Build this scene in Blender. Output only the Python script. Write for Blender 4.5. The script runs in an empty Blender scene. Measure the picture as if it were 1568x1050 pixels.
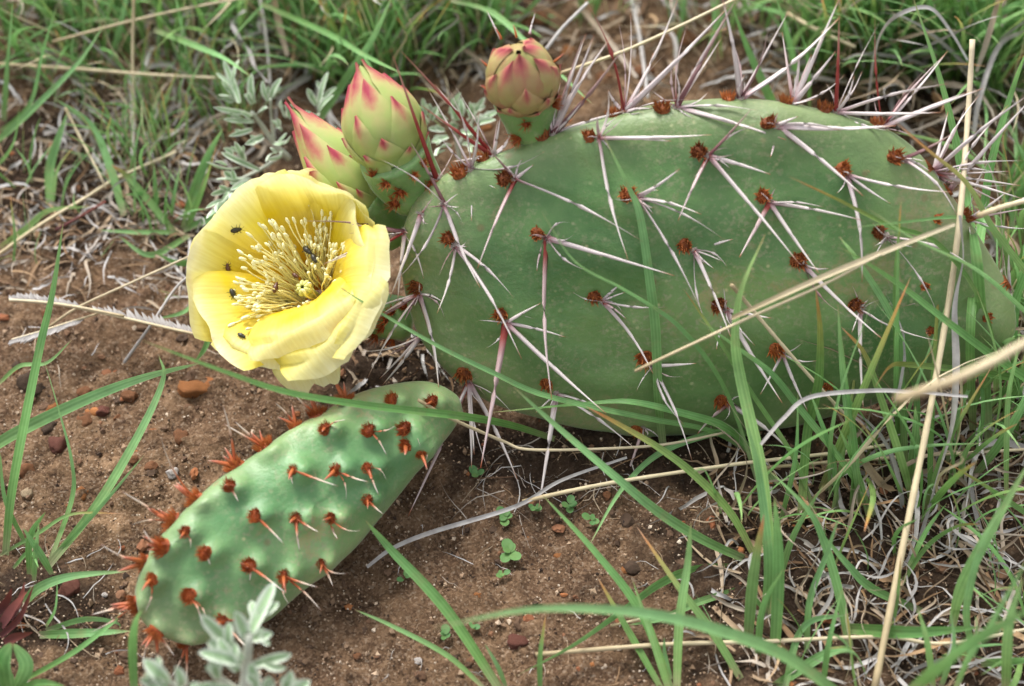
import bpy, math, random
import numpy as np
from mathutils import Vector, Matrix, noise
from mathutils.bvhtree import BVHTree

# ---------------------------------------------------------------- camera, sky, sun, exposure
# All lengths below are centimetres of the real place; S turns them into metres.
S = 0.01
PITCH = math.radians(52.0)
LENS, SENSOR, PW, PH = 60.0, 36.0, 1568.0, 1050.0
FPX = PW * LENS / SENSOR
CAM = Vector((0.0, -26.2, 38.0))
FWD = Vector((0, math.cos(PITCH), -math.sin(PITCH)))
UPV = Vector((0, math.sin(PITCH), math.cos(PITCH)))
RGT = Vector((1, 0, 0))
sc = bpy.context.scene
COL = sc.collection
camd = bpy.data.cameras.new('camera'); cam = bpy.data.objects.new('camera', camd); COL.objects.link(cam)
cam.location = CAM * S
cam.rotation_euler = (math.pi / 2 - PITCH, 0, 0)
camd.lens = LENS; camd.sensor_width = SENSOR; camd.sensor_fit = 'HORIZONTAL'
camd.clip_start = 0.01; camd.clip_end = 200
camd.dof.use_dof = True; camd.dof.focus_distance = 0.446; camd.dof.aperture_fstop = 9.0
sc.camera = cam

SUN_EL, SUN_AZ = math.radians(56), math.radians(-28)     # azimuth from +Y towards +X: light from behind the plants, upper left
world = bpy.data.worlds.new('World'); sc.world = world; world.use_nodes = True
wt = world.node_tree; wt.nodes.clear()
sky = wt.nodes.new('ShaderNodeTexSky'); sky.sky_type = 'NISHITA'; sky.sun_disc = False
sky.sun_elevation = SUN_EL; sky.sun_rotation = SUN_AZ; sky.dust_density = 4.0; sky.air_density = 1.0
hs = wt.nodes.new('ShaderNodeHueSaturation'); hs.inputs['Saturation'].default_value = 0.22
bg = wt.nodes.new('ShaderNodeBackground'); bg.inputs['Strength'].default_value = 0.15
wo = wt.nodes.new('ShaderNodeOutputWorld')
wt.links.new(sky.outputs[0], hs.inputs['Color']); wt.links.new(hs.outputs[0], bg.inputs[0]); wt.links.new(bg.outputs[0], wo.inputs[0])
sund = bpy.data.lights.new('sun', 'SUN'); sun = bpy.data.objects.new('sun', sund); COL.objects.link(sun)
sund.energy = 1.5; sund.angle = math.radians(12); sund.color = (1.0, 0.97, 0.92)
sdir = Vector((math.sin(SUN_AZ) * math.cos(SUN_EL), math.cos(SUN_AZ) * math.cos(SUN_EL), math.sin(SUN_EL)))
sun.rotation_euler = (-sdir).to_track_quat('-Z', 'Y').to_euler()
sun.location = sdir * 3
sc.view_settings.view_transform = 'Standard'; sc.view_settings.look = 'None'
sc.view_settings.exposure = 1.0; sc.view_settings.gamma = 1.0; sc.view_settings.use_curve_mapping = False
sc.render.engine = 'CYCLES'
sc.cycles.use_denoising = True
sc.cycles.max_bounces = 6; sc.cycles.transparent_max_bounces = 6

# ---------------------------------------------------------------- geometry helpers
R = random.Random(7)

def ray(x, y):
    return FWD + RGT * ((x - PW / 2) / FPX) + UPV * ((PH / 2 - y) / FPX)
def at_z(x, y, z):                       # where the sight line of a photo pixel meets the height z
    d = ray(x, y); return CAM + d * ((z - CAM.z) / d.z)
def at_d(x, y, depth):                   # the same at a distance along the view
    return CAM + ray(x, y) * depth
def depth_of(p):
    return (p - CAM).dot(FWD)
def at_plane(x, y, p0, n):
    d = ray(x, y); return CAM + d * ((p0 - CAM).dot(n) / d.dot(n))
def px_of(p):
    v = p - CAM; t = v.dot(FWD)
    return PW / 2 + v.dot(RGT) / t * FPX, PH / 2 - v.dot(UPV) / t * FPX

ORG = {}
def finish(o, parent, origin):
    COL.objects.link(o)
    ORG[o] = origin.copy()
    if parent is not None:
        o.parent = parent
    return o
def place(name, data, parent, origin, rot=None, scale=1.0):
    """An object that shares mesh data (built in cm, scaled here); every parent is only translated."""
    o = bpy.data.objects.new(name, data)
    po = ORG[parent] if parent is not None else Vector((0, 0, 0))
    m = Matrix.Translation((origin - po) * S)
    if rot is not None: m = m @ rot.to_4x4()
    if not isinstance(scale, (tuple, list)): scale = (scale, scale, scale)
    m = m @ Matrix.Diagonal((scale[0] * S, scale[1] * S, scale[2] * S, 1))
    finish(o, parent, origin)
    o.matrix_basis = m
    return o
def meshdata(name, vs, fs, mats, attr=None, smooth=True, mi=None):
    me = bpy.data.meshes.new(name)
    me.from_pydata([tuple(v) for v in vs], [], fs)
    for m in (mats if isinstance(mats, (list, tuple)) else [mats]): me.materials.append(m)
    if mi: me.polygons.foreach_set('material_index', mi)
    if smooth: me.polygons.foreach_set('use_smooth', [True] * len(me.polygons))
    if attr:
        for k, vals in attr.items():
            a = me.attributes.new(k, 'FLOAT', 'POINT'); a.data.foreach_set('value', vals)
    me.update()
    return me
def world_mesh(name, vs, fs, mats, parent=None, origin=None, attr=None, smooth=True, mi=None):
    """A mesh object from world points in cm."""
    if origin is None: origin = vs[0].copy()
    me = meshdata(name, [(v - origin) * S for v in vs], fs, mats, attr, smooth, mi)
    o = bpy.data.objects.new(name, me)
    po = ORG[parent] if parent is not None else Vector((0, 0, 0))
    o.location = (origin - po) * S
    return finish(o, parent, origin)
def empty(name, origin, label=None, cat=None, group=None, parent=None):
    o = bpy.data.objects.new(name, None); o.empty_display_size = 0.01
    po = ORG[parent] if parent is not None else Vector((0, 0, 0))
    o.location = (origin - po) * S
    finish(o, parent, origin)
    if label: tag(o, label, cat, group)
    return o
def tag(o, label=None, cat=None, group=None, kind=None):
    if label: o['label'] = label
    if cat: o['category'] = cat
    if group: o['group'] = group
    if kind: o['kind'] = kind
    return o
def spline(pts, n):
    if len(pts) == 2: return [pts[0].lerp(pts[1], i / n) for i in range(n + 1)]
    P = [pts[0] * 2 - pts[1]] + list(pts) + [pts[-1] * 2 - pts[-2]]
    segs = len(pts) - 1; out = []
    for i in range(n + 1):
        u = i / n * segs; k = min(int(u), segs - 1); t = u - k
        a, b, c, d = P[k], P[k + 1], P[k + 2], P[k + 3]
        out.append(0.5 * ((2 * b) + (c - a) * t + (2 * a - 5 * b + 4 * c - d) * t * t + (3 * b - a - 3 * c + d) * t * t * t))
    return out
def tangents(pts):
    n = len(pts)
    return [(pts[min(i + 1, n - 1)] - pts[max(i - 1, 0)]).normalized() for i in range(n)]
def tube(pts, rads, sides=6):
    vs, fs, tt = [], [], []
    T = tangents(pts); up = Vector((0.3, 0.2, 0.9))
    for i, (p, t) in enumerate(zip(pts, T)):
        a = t.cross(up)
        if a.length < 1e-4: a = t.cross(Vector((1, 0, 0)))
        a.normalize(); b = t.cross(a)
        for k in range(sides):
            th = 2 * math.pi * k / sides
            vs.append(p + (a * math.cos(th) + b * math.sin(th)) * rads[i]); tt.append(i / (len(pts) - 1))
        if i:
            for k in range(sides):
                q = (i - 1) * sides; k2 = (k + 1) % sides
                fs.append((q + k, q + k2, q + sides + k2, q + sides + k))
    fs.append(tuple(range(sides))[::-1]); m = (len(pts) - 1) * sides
    fs.append(tuple(m + k for k in range(sides)))
    return vs, fs, tt
def ribbon(pts, width, hint, twist=0.0, prof=None, fold=0.22):
    """A grass blade: three vertices across with a folded midrib, tapering to the tip."""
    vs, fs, tt = [], [], []
    T = tangents(pts); n = len(pts)
    for i, (p, t) in enumerate(zip(pts, T)):
        u = i / (n - 1)
        side = t.cross(hint)
        if side.length < 1e-3: side = t.cross(Vector((1, 0.2, 0)))
        side.normalize()
        if twist: side = Matrix.Rotation(twist * u, 3, t) @ side
        nm = side.cross(t).normalized()
        w = width * 0.5 * (prof(u) if prof else (0.72 + 0.28 * min(1, u * 3)) * (1 - u ** 2.6) ** 0.9 + 0.03)
        vs += [p - side * w, p - nm * (w * fold * 2), p + side * w]; tt += [u, u, u]
        if i:
            q = 3 * (i - 1)
            fs += [(q, q + 1, q + 4, q + 3), (q + 1, q + 2, q + 5, q + 4)]
    return vs, fs, tt
class Bag:
    """Collects shapes that form ONE mesh (one part, or stuff)."""
    def __init__(self): self.v, self.f, self.t, self.m = [], [], [], []
    def add(self, vs, fs, tt=None, mi=0):
        o = len(self.v); self.v += list(vs); self.f += [tuple(o + i for i in f) for f in fs]
        self.t += list(tt) if tt else [0.0] * len(vs); self.m += [mi] * len(fs)

# ---------------------------------------------------------------- materials
def mat(name, rough=0.6, spec=0.3):
    m = bpy.data.materials.new(name); m.use_nodes = True
    t = m.node_tree; b = t.nodes['Principled BSDF']
    b.inputs['Roughness'].default_value = rough; b.inputs['Specular IOR Level'].default_value = spec
    return m, t, b
def nd(t, kind, **kw):
    n = t.nodes.new(kind)
    for k, v in kw.items(): setattr(n, k, v)
    return n
def ramp(t, fac, stops, interp='LINEAR'):
    r = nd(t, 'ShaderNodeValToRGB'); cr = r.color_ramp; cr.interpolation = interp
    while len(cr.elements) < len(stops): cr.elements.new(0.5)
    for e, (p, c) in zip(cr.elements, stops): e.position = p; e.color = (*c, 1)
    if fac is not None: t.links.new(fac, r.inputs[0])
    return r.outputs[0]
def mix(t, fac, a, b, mode='MIX'):
    n = nd(t, 'ShaderNodeMix', data_type='RGBA', blend_type=mode)
    for s, v in ((n.inputs[0], fac), (n.inputs[6], a), (n.inputs[7], b)):
        if hasattr(v, 'links'): t.links.new(v, s)
        elif isinstance(v, (int, float)): s.default_value = v
        else: s.default_value = (*v, 1)
    return n.outputs[2]
def tex(t, scale, detail=3, rough=0.55, coord='Object', kind='noise', out=0, stretch=None):
    c = nd(t, 'ShaderNodeTexCoord'); src = c.outputs[coord]
    if stretch:
        mp = nd(t, 'ShaderNodeMapping'); mp.inputs['Scale'].default_value = stretch
        t.links.new(src, mp.inputs[0]); src = mp.outputs[0]
    if kind == 'noise':
        n = nd(t, 'ShaderNodeTexNoise'); n.inputs['Scale'].default_value = scale
        n.inputs['Detail'].default_value = detail; n.inputs['Roughness'].default_value = rough
    else:
        n = nd(t, 'ShaderNodeTexVoronoi'); n.inputs['Scale'].default_value = scale
    t.links.new(src, n.inputs['Vector'])
    return n.outputs[out]
def bump(t, b, h, strength, dist):
    n = nd(t, 'ShaderNodeBump'); n.inputs['Strength'].default_value = strength; n.inputs['Distance'].default_value = dist
    t.links.new(h, n.inputs['Height']); t.links.new(n.outputs[0], b.inputs['Normal'])
def attr(t, name):
    return nd(t, 'ShaderNodeAttribute', attribute_name=name).outputs['Fac']
def rnd(t):
    return nd(t, 'ShaderNodeObjectInfo').outputs['Random']
def thin(m, t, b, col, amount):
    """Light through a thin leaf or petal."""
    tr = nd(t, 'ShaderNodeBsdfTranslucent'); t.links.new(col, tr.inputs[0])
    ms = nd(t, 'ShaderNodeMixShader'); ms.inputs[0].default_value = amount
    t.links.new(b.outputs[0], ms.inputs[1]); t.links.new(tr.outputs[0], ms.inputs[2])
    t.links.new(ms.outputs[0], t.nodes['Material Output'].inputs[0])
M = {}
def soil_mat():
    m, t, b = mat('soil', 0.95, 0.1)
    big = tex(t, 14, 4, 0.6); mid = tex(t, 110, 7, 0.78)
    grain = tex(t, 1700, 2, 0.6, kind='vor', out=1)
    gv = nd(t, 'ShaderNodeSeparateColor'); t.links.new(grain, gv.inputs[0])
    base = ramp(t, mid, [(0.30, (0.022, 0.015, 0.011)), (0.44, (0.085, 0.050, 0.028)), (0.54, (0.20, 0.124, 0.070)), (0.68, (0.42, 0.27, 0.155))])
    c = mix(t, ramp(t, big, [(0.42, (0, 0, 0)), (0.66, (0.75, 0.75, 0.75))]), base, (0.10, 0.058, 0.036))
    gc = ramp(t, gv.outputs[0], [(0.0, (0.045, 0.03, 0.022)), (0.25, (0.13, 0.075, 0.045)), (0.6, (0.26, 0.16, 0.095)), (0.88, (0.42, 0.29, 0.19)), (1.0, (0.6, 0.48, 0.36))])
    c = mix(t, 0.33, c, gc)
    c = mix(t, ramp(t, attr(t, 'soil_shade'), [(0, (0, 0, 0)), (1, (0.8, 0.8, 0.8))]), c, (0.020, 0.014, 0.011))  # shade among the tufts and below the pad, painted into the soil colour
    t.links.new(c, b.inputs['Base Color'])
    bump(t, b, tex(t, 420, 6, 0.75), 1.0, 0.0016)
    return m
M['soil'] = soil_mat()
def pad_mat(name, a, bcol, pale, rim=0.0):
    m, t, b = mat(name, 0.44, 0.5)
    n1 = tex(t, 38, 4, 0.6); n2 = tex(t, 9, 2, 0.5)
    c = ramp(t, n1, [(0.36, a), (0.62, bcol)])
    c = mix(t, ramp(t, n2, [(0.5, (0, 0, 0)), (0.8, (0.6, 0.6, 0.6))]), c, pale)
    sp = tex(t, 330, kind='vor', out=0); patch = tex(t, 60, 4, 0.65)
    spots = ramp(t, sp, [(0.0, (0.9, 0.9, 0.9)), (0.22, (0, 0, 0))])
    pm = ramp(t, patch, [(0.47, (0, 0, 0)), (0.60, (1, 1, 1))])
    c = mix(t, mix(t, 1.0, spots, pm, 'MULTIPLY'), c, (0.52, 0.50, 0.28))
    sc2 = tex(t, 34, 6, 0.8)
    c = mix(t, ramp(t, sc2, [(0.57, (0, 0, 0)), (0.63, (0.6, 0.6, 0.6)), (0.68, (0.2, 0.2, 0.2))]), c, (0.30, 0.26, 0.13))
    band = tex(t, 16, 4, 0.6, stretch=(0.6, 2.2, 2.2))
    c = mix(t, 1.0, c, ramp(t, band, [(0.3, (0.58, 0.66, 0.60)), (0.48, (0.95, 0.97, 0.95)), (0.68, (1.38, 1.22, 1.15))]), 'MULTIPLY')
    dust = tex(t, 700, 3, 0.7)
    dm = mix(t, 1.0, ramp(t, dust, [(0.50, (0, 0, 0)), (0.64, (0.6, 0.6, 0.6))]), ramp(t, tex(t, 30, 4, 0.7), [(0.42, (0.12, 0.12, 0.12)), (0.58, (1, 1, 1))]), 'MULTIPLY')
    c = mix(t, dm, c, (0.33, 0.31, 0.19))
    pit = tex(t, 75, kind='vor', out=0)
    c = mix(t, ramp(t, pit, [(0.0, (0.7, 0.7, 0.7)), (0.06, (0.5, 0.5, 0.5)), (0.10, (0, 0, 0))]), c, (0.20, 0.13, 0.06))
    if rim:
        rr_ = mix(t, 1.0, ramp(t, attr(t, 'rim'), [(0.70, (0, 0, 0)), (1.0, (rim, rim, rim))]), ramp(t, tex(t, 22, 3), [(0.3, (0.5, 0.5, 0.5)), (0.65, (1, 1, 1))]), 'MULTIPLY')
        c = mix(t, rr_, c, (0.40, 0.40, 0.20))
    t.links.new(c, b.inputs['Base Color'])
    b.inputs['Subsurface Weight'].default_value = 0.12; b.inputs['Subsurface Radius'].default_value = (0.002, 0.004, 0.001)
    b.inputs['Sheen Weight'].default_value = 0.22; b.inputs['Sheen Roughness'].default_value = 0.35
    bump(t, b, tex(t, 110, 6, 0.7), 0.5, 0.0014)
    return m
M['pad'] = pad_mat('cactus_skin', (0.074, 0.182, 0.052), (0.145, 0.275, 0.090), (0.25, 0.35, 0.12), 0.40)
M['ovary'] = pad_mat('ovary_skin', (0.14, 0.27, 0.075), (0.19, 0.33, 0.10), (0.26, 0.36, 0.12))
M['young_pad'] = pad_mat('young_cactus_skin', (0.095, 0.24, 0.090), (0.165, 0.32, 0.125), (0.23, 0.37, 0.16), 0.45)
def grad_mat(name, stops, rough=0.55, vary=None, trans=0.0, spec=0.3, streak=0.0, key='t', veins=False):
    m, t, b = mat(name, rough, spec)
    c = ramp(t, attr(t, key), stops)
    if vary: c = mix(t, ramp(t, rnd(t), vary), c, c) if False else mix(t, 1.0, c, ramp(t, rnd(t), vary), 'MULTIPLY')
    if veins:
        mm = nd(t, 'ShaderNodeMath', operation='MULTIPLY'); mm.inputs[1].default_value = 6.0; t.links.new(attr(t, 's'), mm.inputs[0])
        pp = nd(t, 'ShaderNodeMath', operation='PINGPONG'); pp.inputs[1].default_value = 1.0; t.links.new(mm.outputs[0], pp.inputs[0])
        c = mix(t, 1.0, c, ramp(t, pp.outputs[0], [(0.0, (1.16, 1.12, 1.16)), (1.0, (0.80, 0.86, 0.80))]), 'MULTIPLY')
        c = mix(t, ramp(t, tex(t, 150, 4, 0.7), [(0.56, (0, 0, 0)), (0.75, (0.5, 0.5, 0.5))]), c, (0.34, 0.36, 0.16))
    if streak:
        c = mix(t, streak, c, ramp(t, tex(t, 260, 4, 0.6), [(0.3, (0.55, 0.5, 0.5)), (0.7, (1.25, 1.25, 1.25))]), 'MULTIPLY')
    t.links.new(c, b.inputs['Base Color'])
    if trans: thin(m, t, b, c, trans)
    return m
W_ = (1, 1, 1)
M['spine_white'] = grad_mat('pale_spine', [(0, (0.26, 0.08, 0.08)), (0.06, (0.50, 0.36, 0.37)), (0.18, (0.66, 0.60, 0.58)), (0.87, (0.78, 0.73, 0.69)), (0.96, (0.5, 0.28, 0.17)), (1, (0.3, 0.1, 0.05))], 0.5, [(0, (0.85, 0.82, 0.84)), (1, (1.05, 1.03, 1.03))], streak=0.4)
M['spine_red'] = grad_mat('red_based_spine', [(0, (0.22, 0.025, 0.02)), (0.10, (0.34, 0.07, 0.055)), (0.24, (0.58, 0.42, 0.41)), (0.9, (0.70, 0.60, 0.58)), (0.97, (0.45, 0.16, 0.07)), (1, (0.30, 0.07, 0.03))], 0.45, [(0, (0.85, 0.8, 0.82)), (1, (1.05, 1.05, 1.05))], streak=0.4)
M['spine_crimson'] = grad_mat('crimson_spine', [(0, (0.20, 0.018, 0.016)), (0.5, (0.33, 0.055, 0.045)), (0.8, (0.45, 0.22, 0.18)), (1, (0.42, 0.20, 0.12))], 0.45, streak=0.4)
M['spine_dark'] = grad_mat('dark_spine', [(0, (0.13, 0.04, 0.045)), (0.4, (0.26, 0.15, 0.15)), (1, (0.45, 0.33, 0.29))], 0.5, streak=0.4)
M['spine_young'] = grad_mat('young_spine', [(0, (0.28, 0.05, 0.015)), (0.35, (0.42, 0.11, 0.04)), (0.6, (0.58, 0.45, 0.34)), (0.88, (0.66, 0.6, 0.54)), (1, (0.2, 0.06, 0.03))], 0.5)
M['glochid'] = grad_mat('glochid', [(0, (0.16, 0.045, 0.015)), (0.5, (0.36, 0.10, 0.022)), (1, (0.52, 0.22, 0.06))], 0.7, [(0, (0.6, 0.6, 0.6)), (1, (1.1, 1.1, 1.1))])
M['glochid_red'] = grad_mat('red_glochid', [(0, (0.20, 0.04, 0.012)), (0.45, (0.38, 0.09, 0.02)), (1, (0.55, 0.22, 0.06))], 0.6, [(0, (0.75, 0.7, 0.7)), (1, (1.1, 1.1, 1.1))])
M['wool'] = grad_mat('grey_wool', [(0, (0.3, 0.24, 0.2)), (1, (0.55, 0.5, 0.47))], 0.9)
M['fleshy'] = grad_mat('fleshy_point', [(0, (0.38, 0.12, 0.03)), (0.5, (0.42, 0.11, 0.04)), (0.85, (0.44, 0.15, 0.10)), (1, (0.55, 0.36, 0.26))], 0.45)
GV = [(0, (0.8, 0.85, 0.7)), (0.35, (1.0, 1.0, 1.0)), (0.7, (1.15, 1.08, 1.25)), (1, (1.45, 1.2, 1.15))]
M['grass'] = grad_mat('green_grass', [(0, (0.32, 0.35, 0.18)), (0.12, (0.19, 0.37, 0.11)), (0.6, (0.225, 0.47, 0.17)), (0.93, (0.27, 0.49, 0.18)), (1, (0.42, 0.33, 0.17))], 0.42, GV, 0.36, streak=0.3, veins=True)
M['grass_tip'] = grad_mat('grass_with_orange_tip', [(0, (0.25, 0.28, 0.12)), (0.15, (0.165, 0.32, 0.09)), (0.6, (0.21, 0.385, 0.12)), (0.8, (0.36, 0.36, 0.11)), (0.91, (0.50, 0.26, 0.10)), (1, (0.52, 0.36, 0.22))], 0.42, GV, 0.36, streak=0.3, veins=True)
M['straw'] = grad_mat('pale_straw', [(0, (0.46, 0.37, 0.22)), (0.25, (0.70, 0.60, 0.40)), (1, (0.76, 0.67, 0.48))], 0.55, [(0, (0.8, 0.78, 0.75)), (1, (1.05, 1.04, 1.0))], 0.1, streak=0.3)
M['dead'] = grad_mat('dead_grass', [(0, (0.36, 0.27, 0.17)), (1, (0.46, 0.40, 0.32))], 0.8, [(0, (1.0, 0.72, 0.5)), (0.18, (1.1, 0.95, 0.75)), (0.4, (0.95, 0.96, 1.0)), (0.75, (1.12, 1.15, 1.22)), (1, (0.7, 0.62, 0.55))], 0.15, streak=0.6)
M['grey'] = grad_mat('weathered_grey_grass', [(0, (0.40, 0.38, 0.36)), (1, (0.55, 0.53, 0.51))], 0.8, [(0, (0.75, 0.75, 0.75)), (1, (1.1, 1.1, 1.1))], 0.12, streak=0.6)
M['redleaf'] = grad_mat('red_withered_leaf', [(0, (0.10, 0.03, 0.03)), (1, (0.24, 0.07, 0.05))], 0.6, None, 0.1, streak=0.5)
def petal_mat():
    m, t, b = mat('yellow_petal', 0.42, 0.3)
    c = ramp(t, attr(t, 't'), [(0.0, (0.70, 0.26, 0.01)), (0.13, (0.82, 0.46, 0.012)), (0.26, (0.86, 0.62, 0.015)), (0.5, (0.90, 0.75, 0.04)), (0.7, (0.93, 0.87, 0.32)), (1, (0.95, 0.92, 0.60))])
    c = mix(t, ramp(t, tex(t, 110, 4, 0.55), [(0.4, (0, 0, 0)), (0.75, (0.35, 0.35, 0.35))]), c, (0.88, 0.82, 0.50))
    e = attr(t, 'edge')
    pk = mix(t, 1.0, ramp(t, tex(t, 60, 2), [(0.58, (0, 0, 0)), (0.72, (1, 1, 1))]), ramp(t, e, [(0.72, (0, 0, 0)), (0.95, (0.65, 0.65, 0.65))]), 'MULTIPLY')
    c = mix(t, pk, c, (0.72, 0.36, 0.16))
    t.links.new(c, b.inputs['Base Color'])
    cx = nd(t, 'ShaderNodeCombineXYZ'); t.links.new(attr(t, 's'), cx.inputs[0]); t.links.new(attr(t, 't'), cx.inputs[1])
    mp = nd(t, 'ShaderNodeMapping'); mp.inputs['Scale'].default_value = (9, 1.2, 1); t.links.new(cx.outputs[0], mp.inputs[0])
    vn = nd(t, 'ShaderNodeTexNoise'); vn.inputs['Scale'].default_value = 2.2; vn.inputs['Detail'].default_value = 5; t.links.new(mp.outputs[0], vn.inputs['Vector'])
    c = mix(t, 1.0, c, ramp(t, vn.outputs[0], [(0.3, (0.94, 0.92, 0.80)), (0.65, (1.02, 1.03, 1.08))]), 'MULTIPLY')
    t.links.new(c, b.inputs['Base Color'])
    bump(t, b, vn.outputs[0], 0.22, 0.0010)
    thin(m, t, b, c, 0.45)
    return m
M['petal'] = petal_mat()
def simple(name, col, rough=0.6, vary=0.15, scale=80, spec=0.3, stops=None):
    m, t, b = mat(name, rough, spec)
    lo = tuple(c * (1 - vary) for c in col); hi = tuple(min(1, c * (1 + vary)) for c in col)
    t.links.new(ramp(t, tex(t, scale, 4, 0.6), stops or [(0.3, lo), (0.7, hi)]), b.inputs['Base Color'])
    return m
M['filament'] = simple('filament', (0.86, 0.78, 0.34), 0.5)
M['anther'] = simple('anther', (0.88, 0.82, 0.50), 0.7, 0.2, 300)
M['stigma'] = simple('stigma', (0.62, 0.64, 0.22), 0.6, 0.15, 200)
M['beetle'] = simple('beetle_shell', (0.030, 0.026, 0.014), 0.35, 0.5, 500, 0.5)
M['beetle_brown'] = simple('brown_beetle_shell', (0.10, 0.036, 0.014), 0.35, 0.4, 500, 0.5)
def bud_mat(red=0.0):
    m, t, b = mat('bud_scale', 0.48, 0.3)
    q = attr(t, 't'); s = attr(t, 'edge')
    ad = nd(t, 'ShaderNodeMath', operation='MULTIPLY_ADD'); ad.inputs[1].default_value = 0.55; t.links.new(tex(t, 130, 4, 0.65), ad.inputs[0])
    sb = nd(t, 'ShaderNodeMath', operation='SUBTRACT'); t.links.new(q, sb.inputs[0]); sb.inputs[1].default_value = 0.25; t.links.new(sb.outputs[0], ad.inputs[2]); q = ad.outputs[0]
    c = ramp(t, q, [(0, (0.25, 0.32, 0.085)), (0.35, (0.33, 0.41, 0.12)), (0.56, (0.42, 0.40, 0.15)), (0.70, (0.44, 0.19, 0.12)), (0.84, (0.36, 0.045, 0.075)), (1, (0.30, 0.04, 0.06))])
    pale = mix(t, ramp(t, tex(t, 90, 4), [(0.46, (0, 0, 0)), (0.74, (0.4, 0.4, 0.4))]), c, (0.40, 0.24, 0.12))
    c2 = mix(t, ramp(t, s, [(0.55, (0, 0, 0)), (1.0, (0.55, 0.55, 0.55))]), pale, (0.46, 0.46, 0.22))
    if red: c2 = mix(t, ramp(t, tex(t, 70, 4), [(0.3, (0.1, 0.1, 0.1)), (0.6, (red, red, red))]), c2, (0.30, 0.085, 0.07))
    t.links.new(c2, b.inputs['Base Color'])
    b.inputs['Subsurface Weight'].default_value = 0.15; b.inputs['Subsurface Radius'].default_value = (0.003, 0.002, 0.001)
    return m
M['bud'] = bud_mat(0.0); M['red_bud'] = bud_mat(0.75)
def sage_mat():
    m, t, b = mat('silver_leaf', 0.85, 0.1)
    c = ramp(t, attr(t, 'edge'), [(0, (0.31, 0.46, 0.25)), (0.4, (0.39, 0.52, 0.33)), (0.74, (0.66, 0.73, 0.60)), (1, (0.74, 0.79, 0.68))])
    c = mix(t, 1.0, c, ramp(t, tex(t, 300, 3), [(0.3, (0.8, 0.82, 0.82)), (0.7, (1.1, 1.1, 1.1))]), 'MULTIPLY')
    t.links.new(c, b.inputs['Base Color'])
    b.inputs['Sheen Weight'].default_value = 0.3
    thin(m, t, b, c, 0.2)
    return m
M['sage'] = sage_mat()
M['sage_stem'] = simple('woolly_stem', (0.50, 0.52, 0.43), 0.9, 0.2, 150)
M['clover'] = grad_mat('seedling_leaf', [(0, (0.12, 0.22, 0.07)), (1, (0.13, 0.28, 0.11))], 0.6, [(0, (0.75, 0.85, 0.8)), (1, (1.2, 1.1, 0.9))], 0.2)
def stone(name, col, vary=0.45):
    m, t, b = mat(name, 0.9, 0.15)
    lo = tuple(c * (1 - vary) for c in col); hi = tuple(min(1, c * (1 + vary)) for c in col)
    c = ramp(t, tex(t, 160, 5, 0.65), [(0.3, lo), (0.7, hi)])
    c = mix(t, ramp(t, tex(t, 400, 3, 0.6), [(0.4, (0, 0, 0)), (0.62, (0.85, 0.85, 0.85))]), c, (0.13, 0.085, 0.055))
    t.links.new(c, b.inputs['Base Color']); bump(t, b, tex(t, 350, 4, 0.65), 0.6, 0.0008)
    return m
M['rust'] = stone('rusty_stone', (0.22, 0.085, 0.035)); M['orange'] = stone('orange_stone', (0.36, 0.13, 0.035))
M['maroon'] = stone('maroon_stone', (0.13, 0.032, 0.028)); M['cream'] = stone('cream_stone', (0.55, 0.42, 0.27), 0.15)
M['white_stone'] = stone('white_stone', (0.62, 0.58, 0.55), 0.1); M['darkclod'] = stone('dark_clod', (0.035, 0.025, 0.02), 0.4)
M['grain'] = grad_mat('sand_grain', [(0, (0.03, 0.02, 0.015)), (0.3, (0.12, 0.07, 0.043)), (0.6, (0.25, 0.16, 0.098)), (0.85, (0.42, 0.30, 0.20)), (1, (0.62, 0.52, 0.41))], 0.9)

# ---------------------------------------------------------------- ground
def ground_z(x, y):
    v = Vector((x * 0.09, y * 0.09, 3.1)); z = noise.noise(v) * 0.55
    z += noise.noise(Vector((x * 0.35, y * 0.35, 7.7))) * 0.22
    return z
def on_ground(px, py, dz=0.0):
    z = 0.0
    for _ in range(3):
        p = at_z(px, py, z); z = ground_z(p.x, p.y)
    p = at_z(px, py, z); p.z += dz
    return p
def axis_vals(lo, hi, step, far):
    core = list(np.arange(lo, hi + step * 0.5, step)); out = []; d = step; v = hi
    while v < far: d *= 1.35; v += d; out.append(v)
    left = []; d = step; v = lo
    while v > -far: d *= 1.35; v -= d; left.append(v)
    return left[::-1] + core + out
xs, ys = axis_vals(-19, 19, 0.13, 5000), axis_vals(-9, 21, 0.13, 5000)
gv = []
for y in ys:
    for x in xs:
        z = ground_z(x, y)
        if abs(x) < 22 and -12 < y < 26:
            a = noise.noise(Vector((x * 1.6, y * 1.6, 1.3))); c = noise.noise(Vector((x * 4.6, y * 4.6, 9.0)))
            e = noise.noise(Vector((x * 2.6, y * 2.6, 21.0)))
            z += a * 0.22 + c * 0.12 + max(0, a) * max(0, c) * 0.5 - 0.25 * max(0, 0.12 - abs(e))
        gv.append((x * S, y * S, z * S))
nx = len(xs)
gf = [(j * nx + i, j * nx + i + 1, (j + 1) * nx + i + 1, (j + 1) * nx + i) for j in range(len(ys) - 1) for i in range(nx - 1)]
SHADE_SPOTS = [(on_ground(x, y), rx, ry) for x, y, rx, ry in ((1350, 880, 6.0, 4.6), (1520, 650, 3.6, 3.0), (200, 260, 5.2, 3.4), (560, 40, 6, 3), (1400, 80, 5.5, 4), (950, 690, 6.5, 1.5), (600, 560, 2.2, 1.6), (60, 930, 2.2, 1.6))]  # ellipses of painted shade: between tufts, under the pad and flower
shade_vals = []
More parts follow.
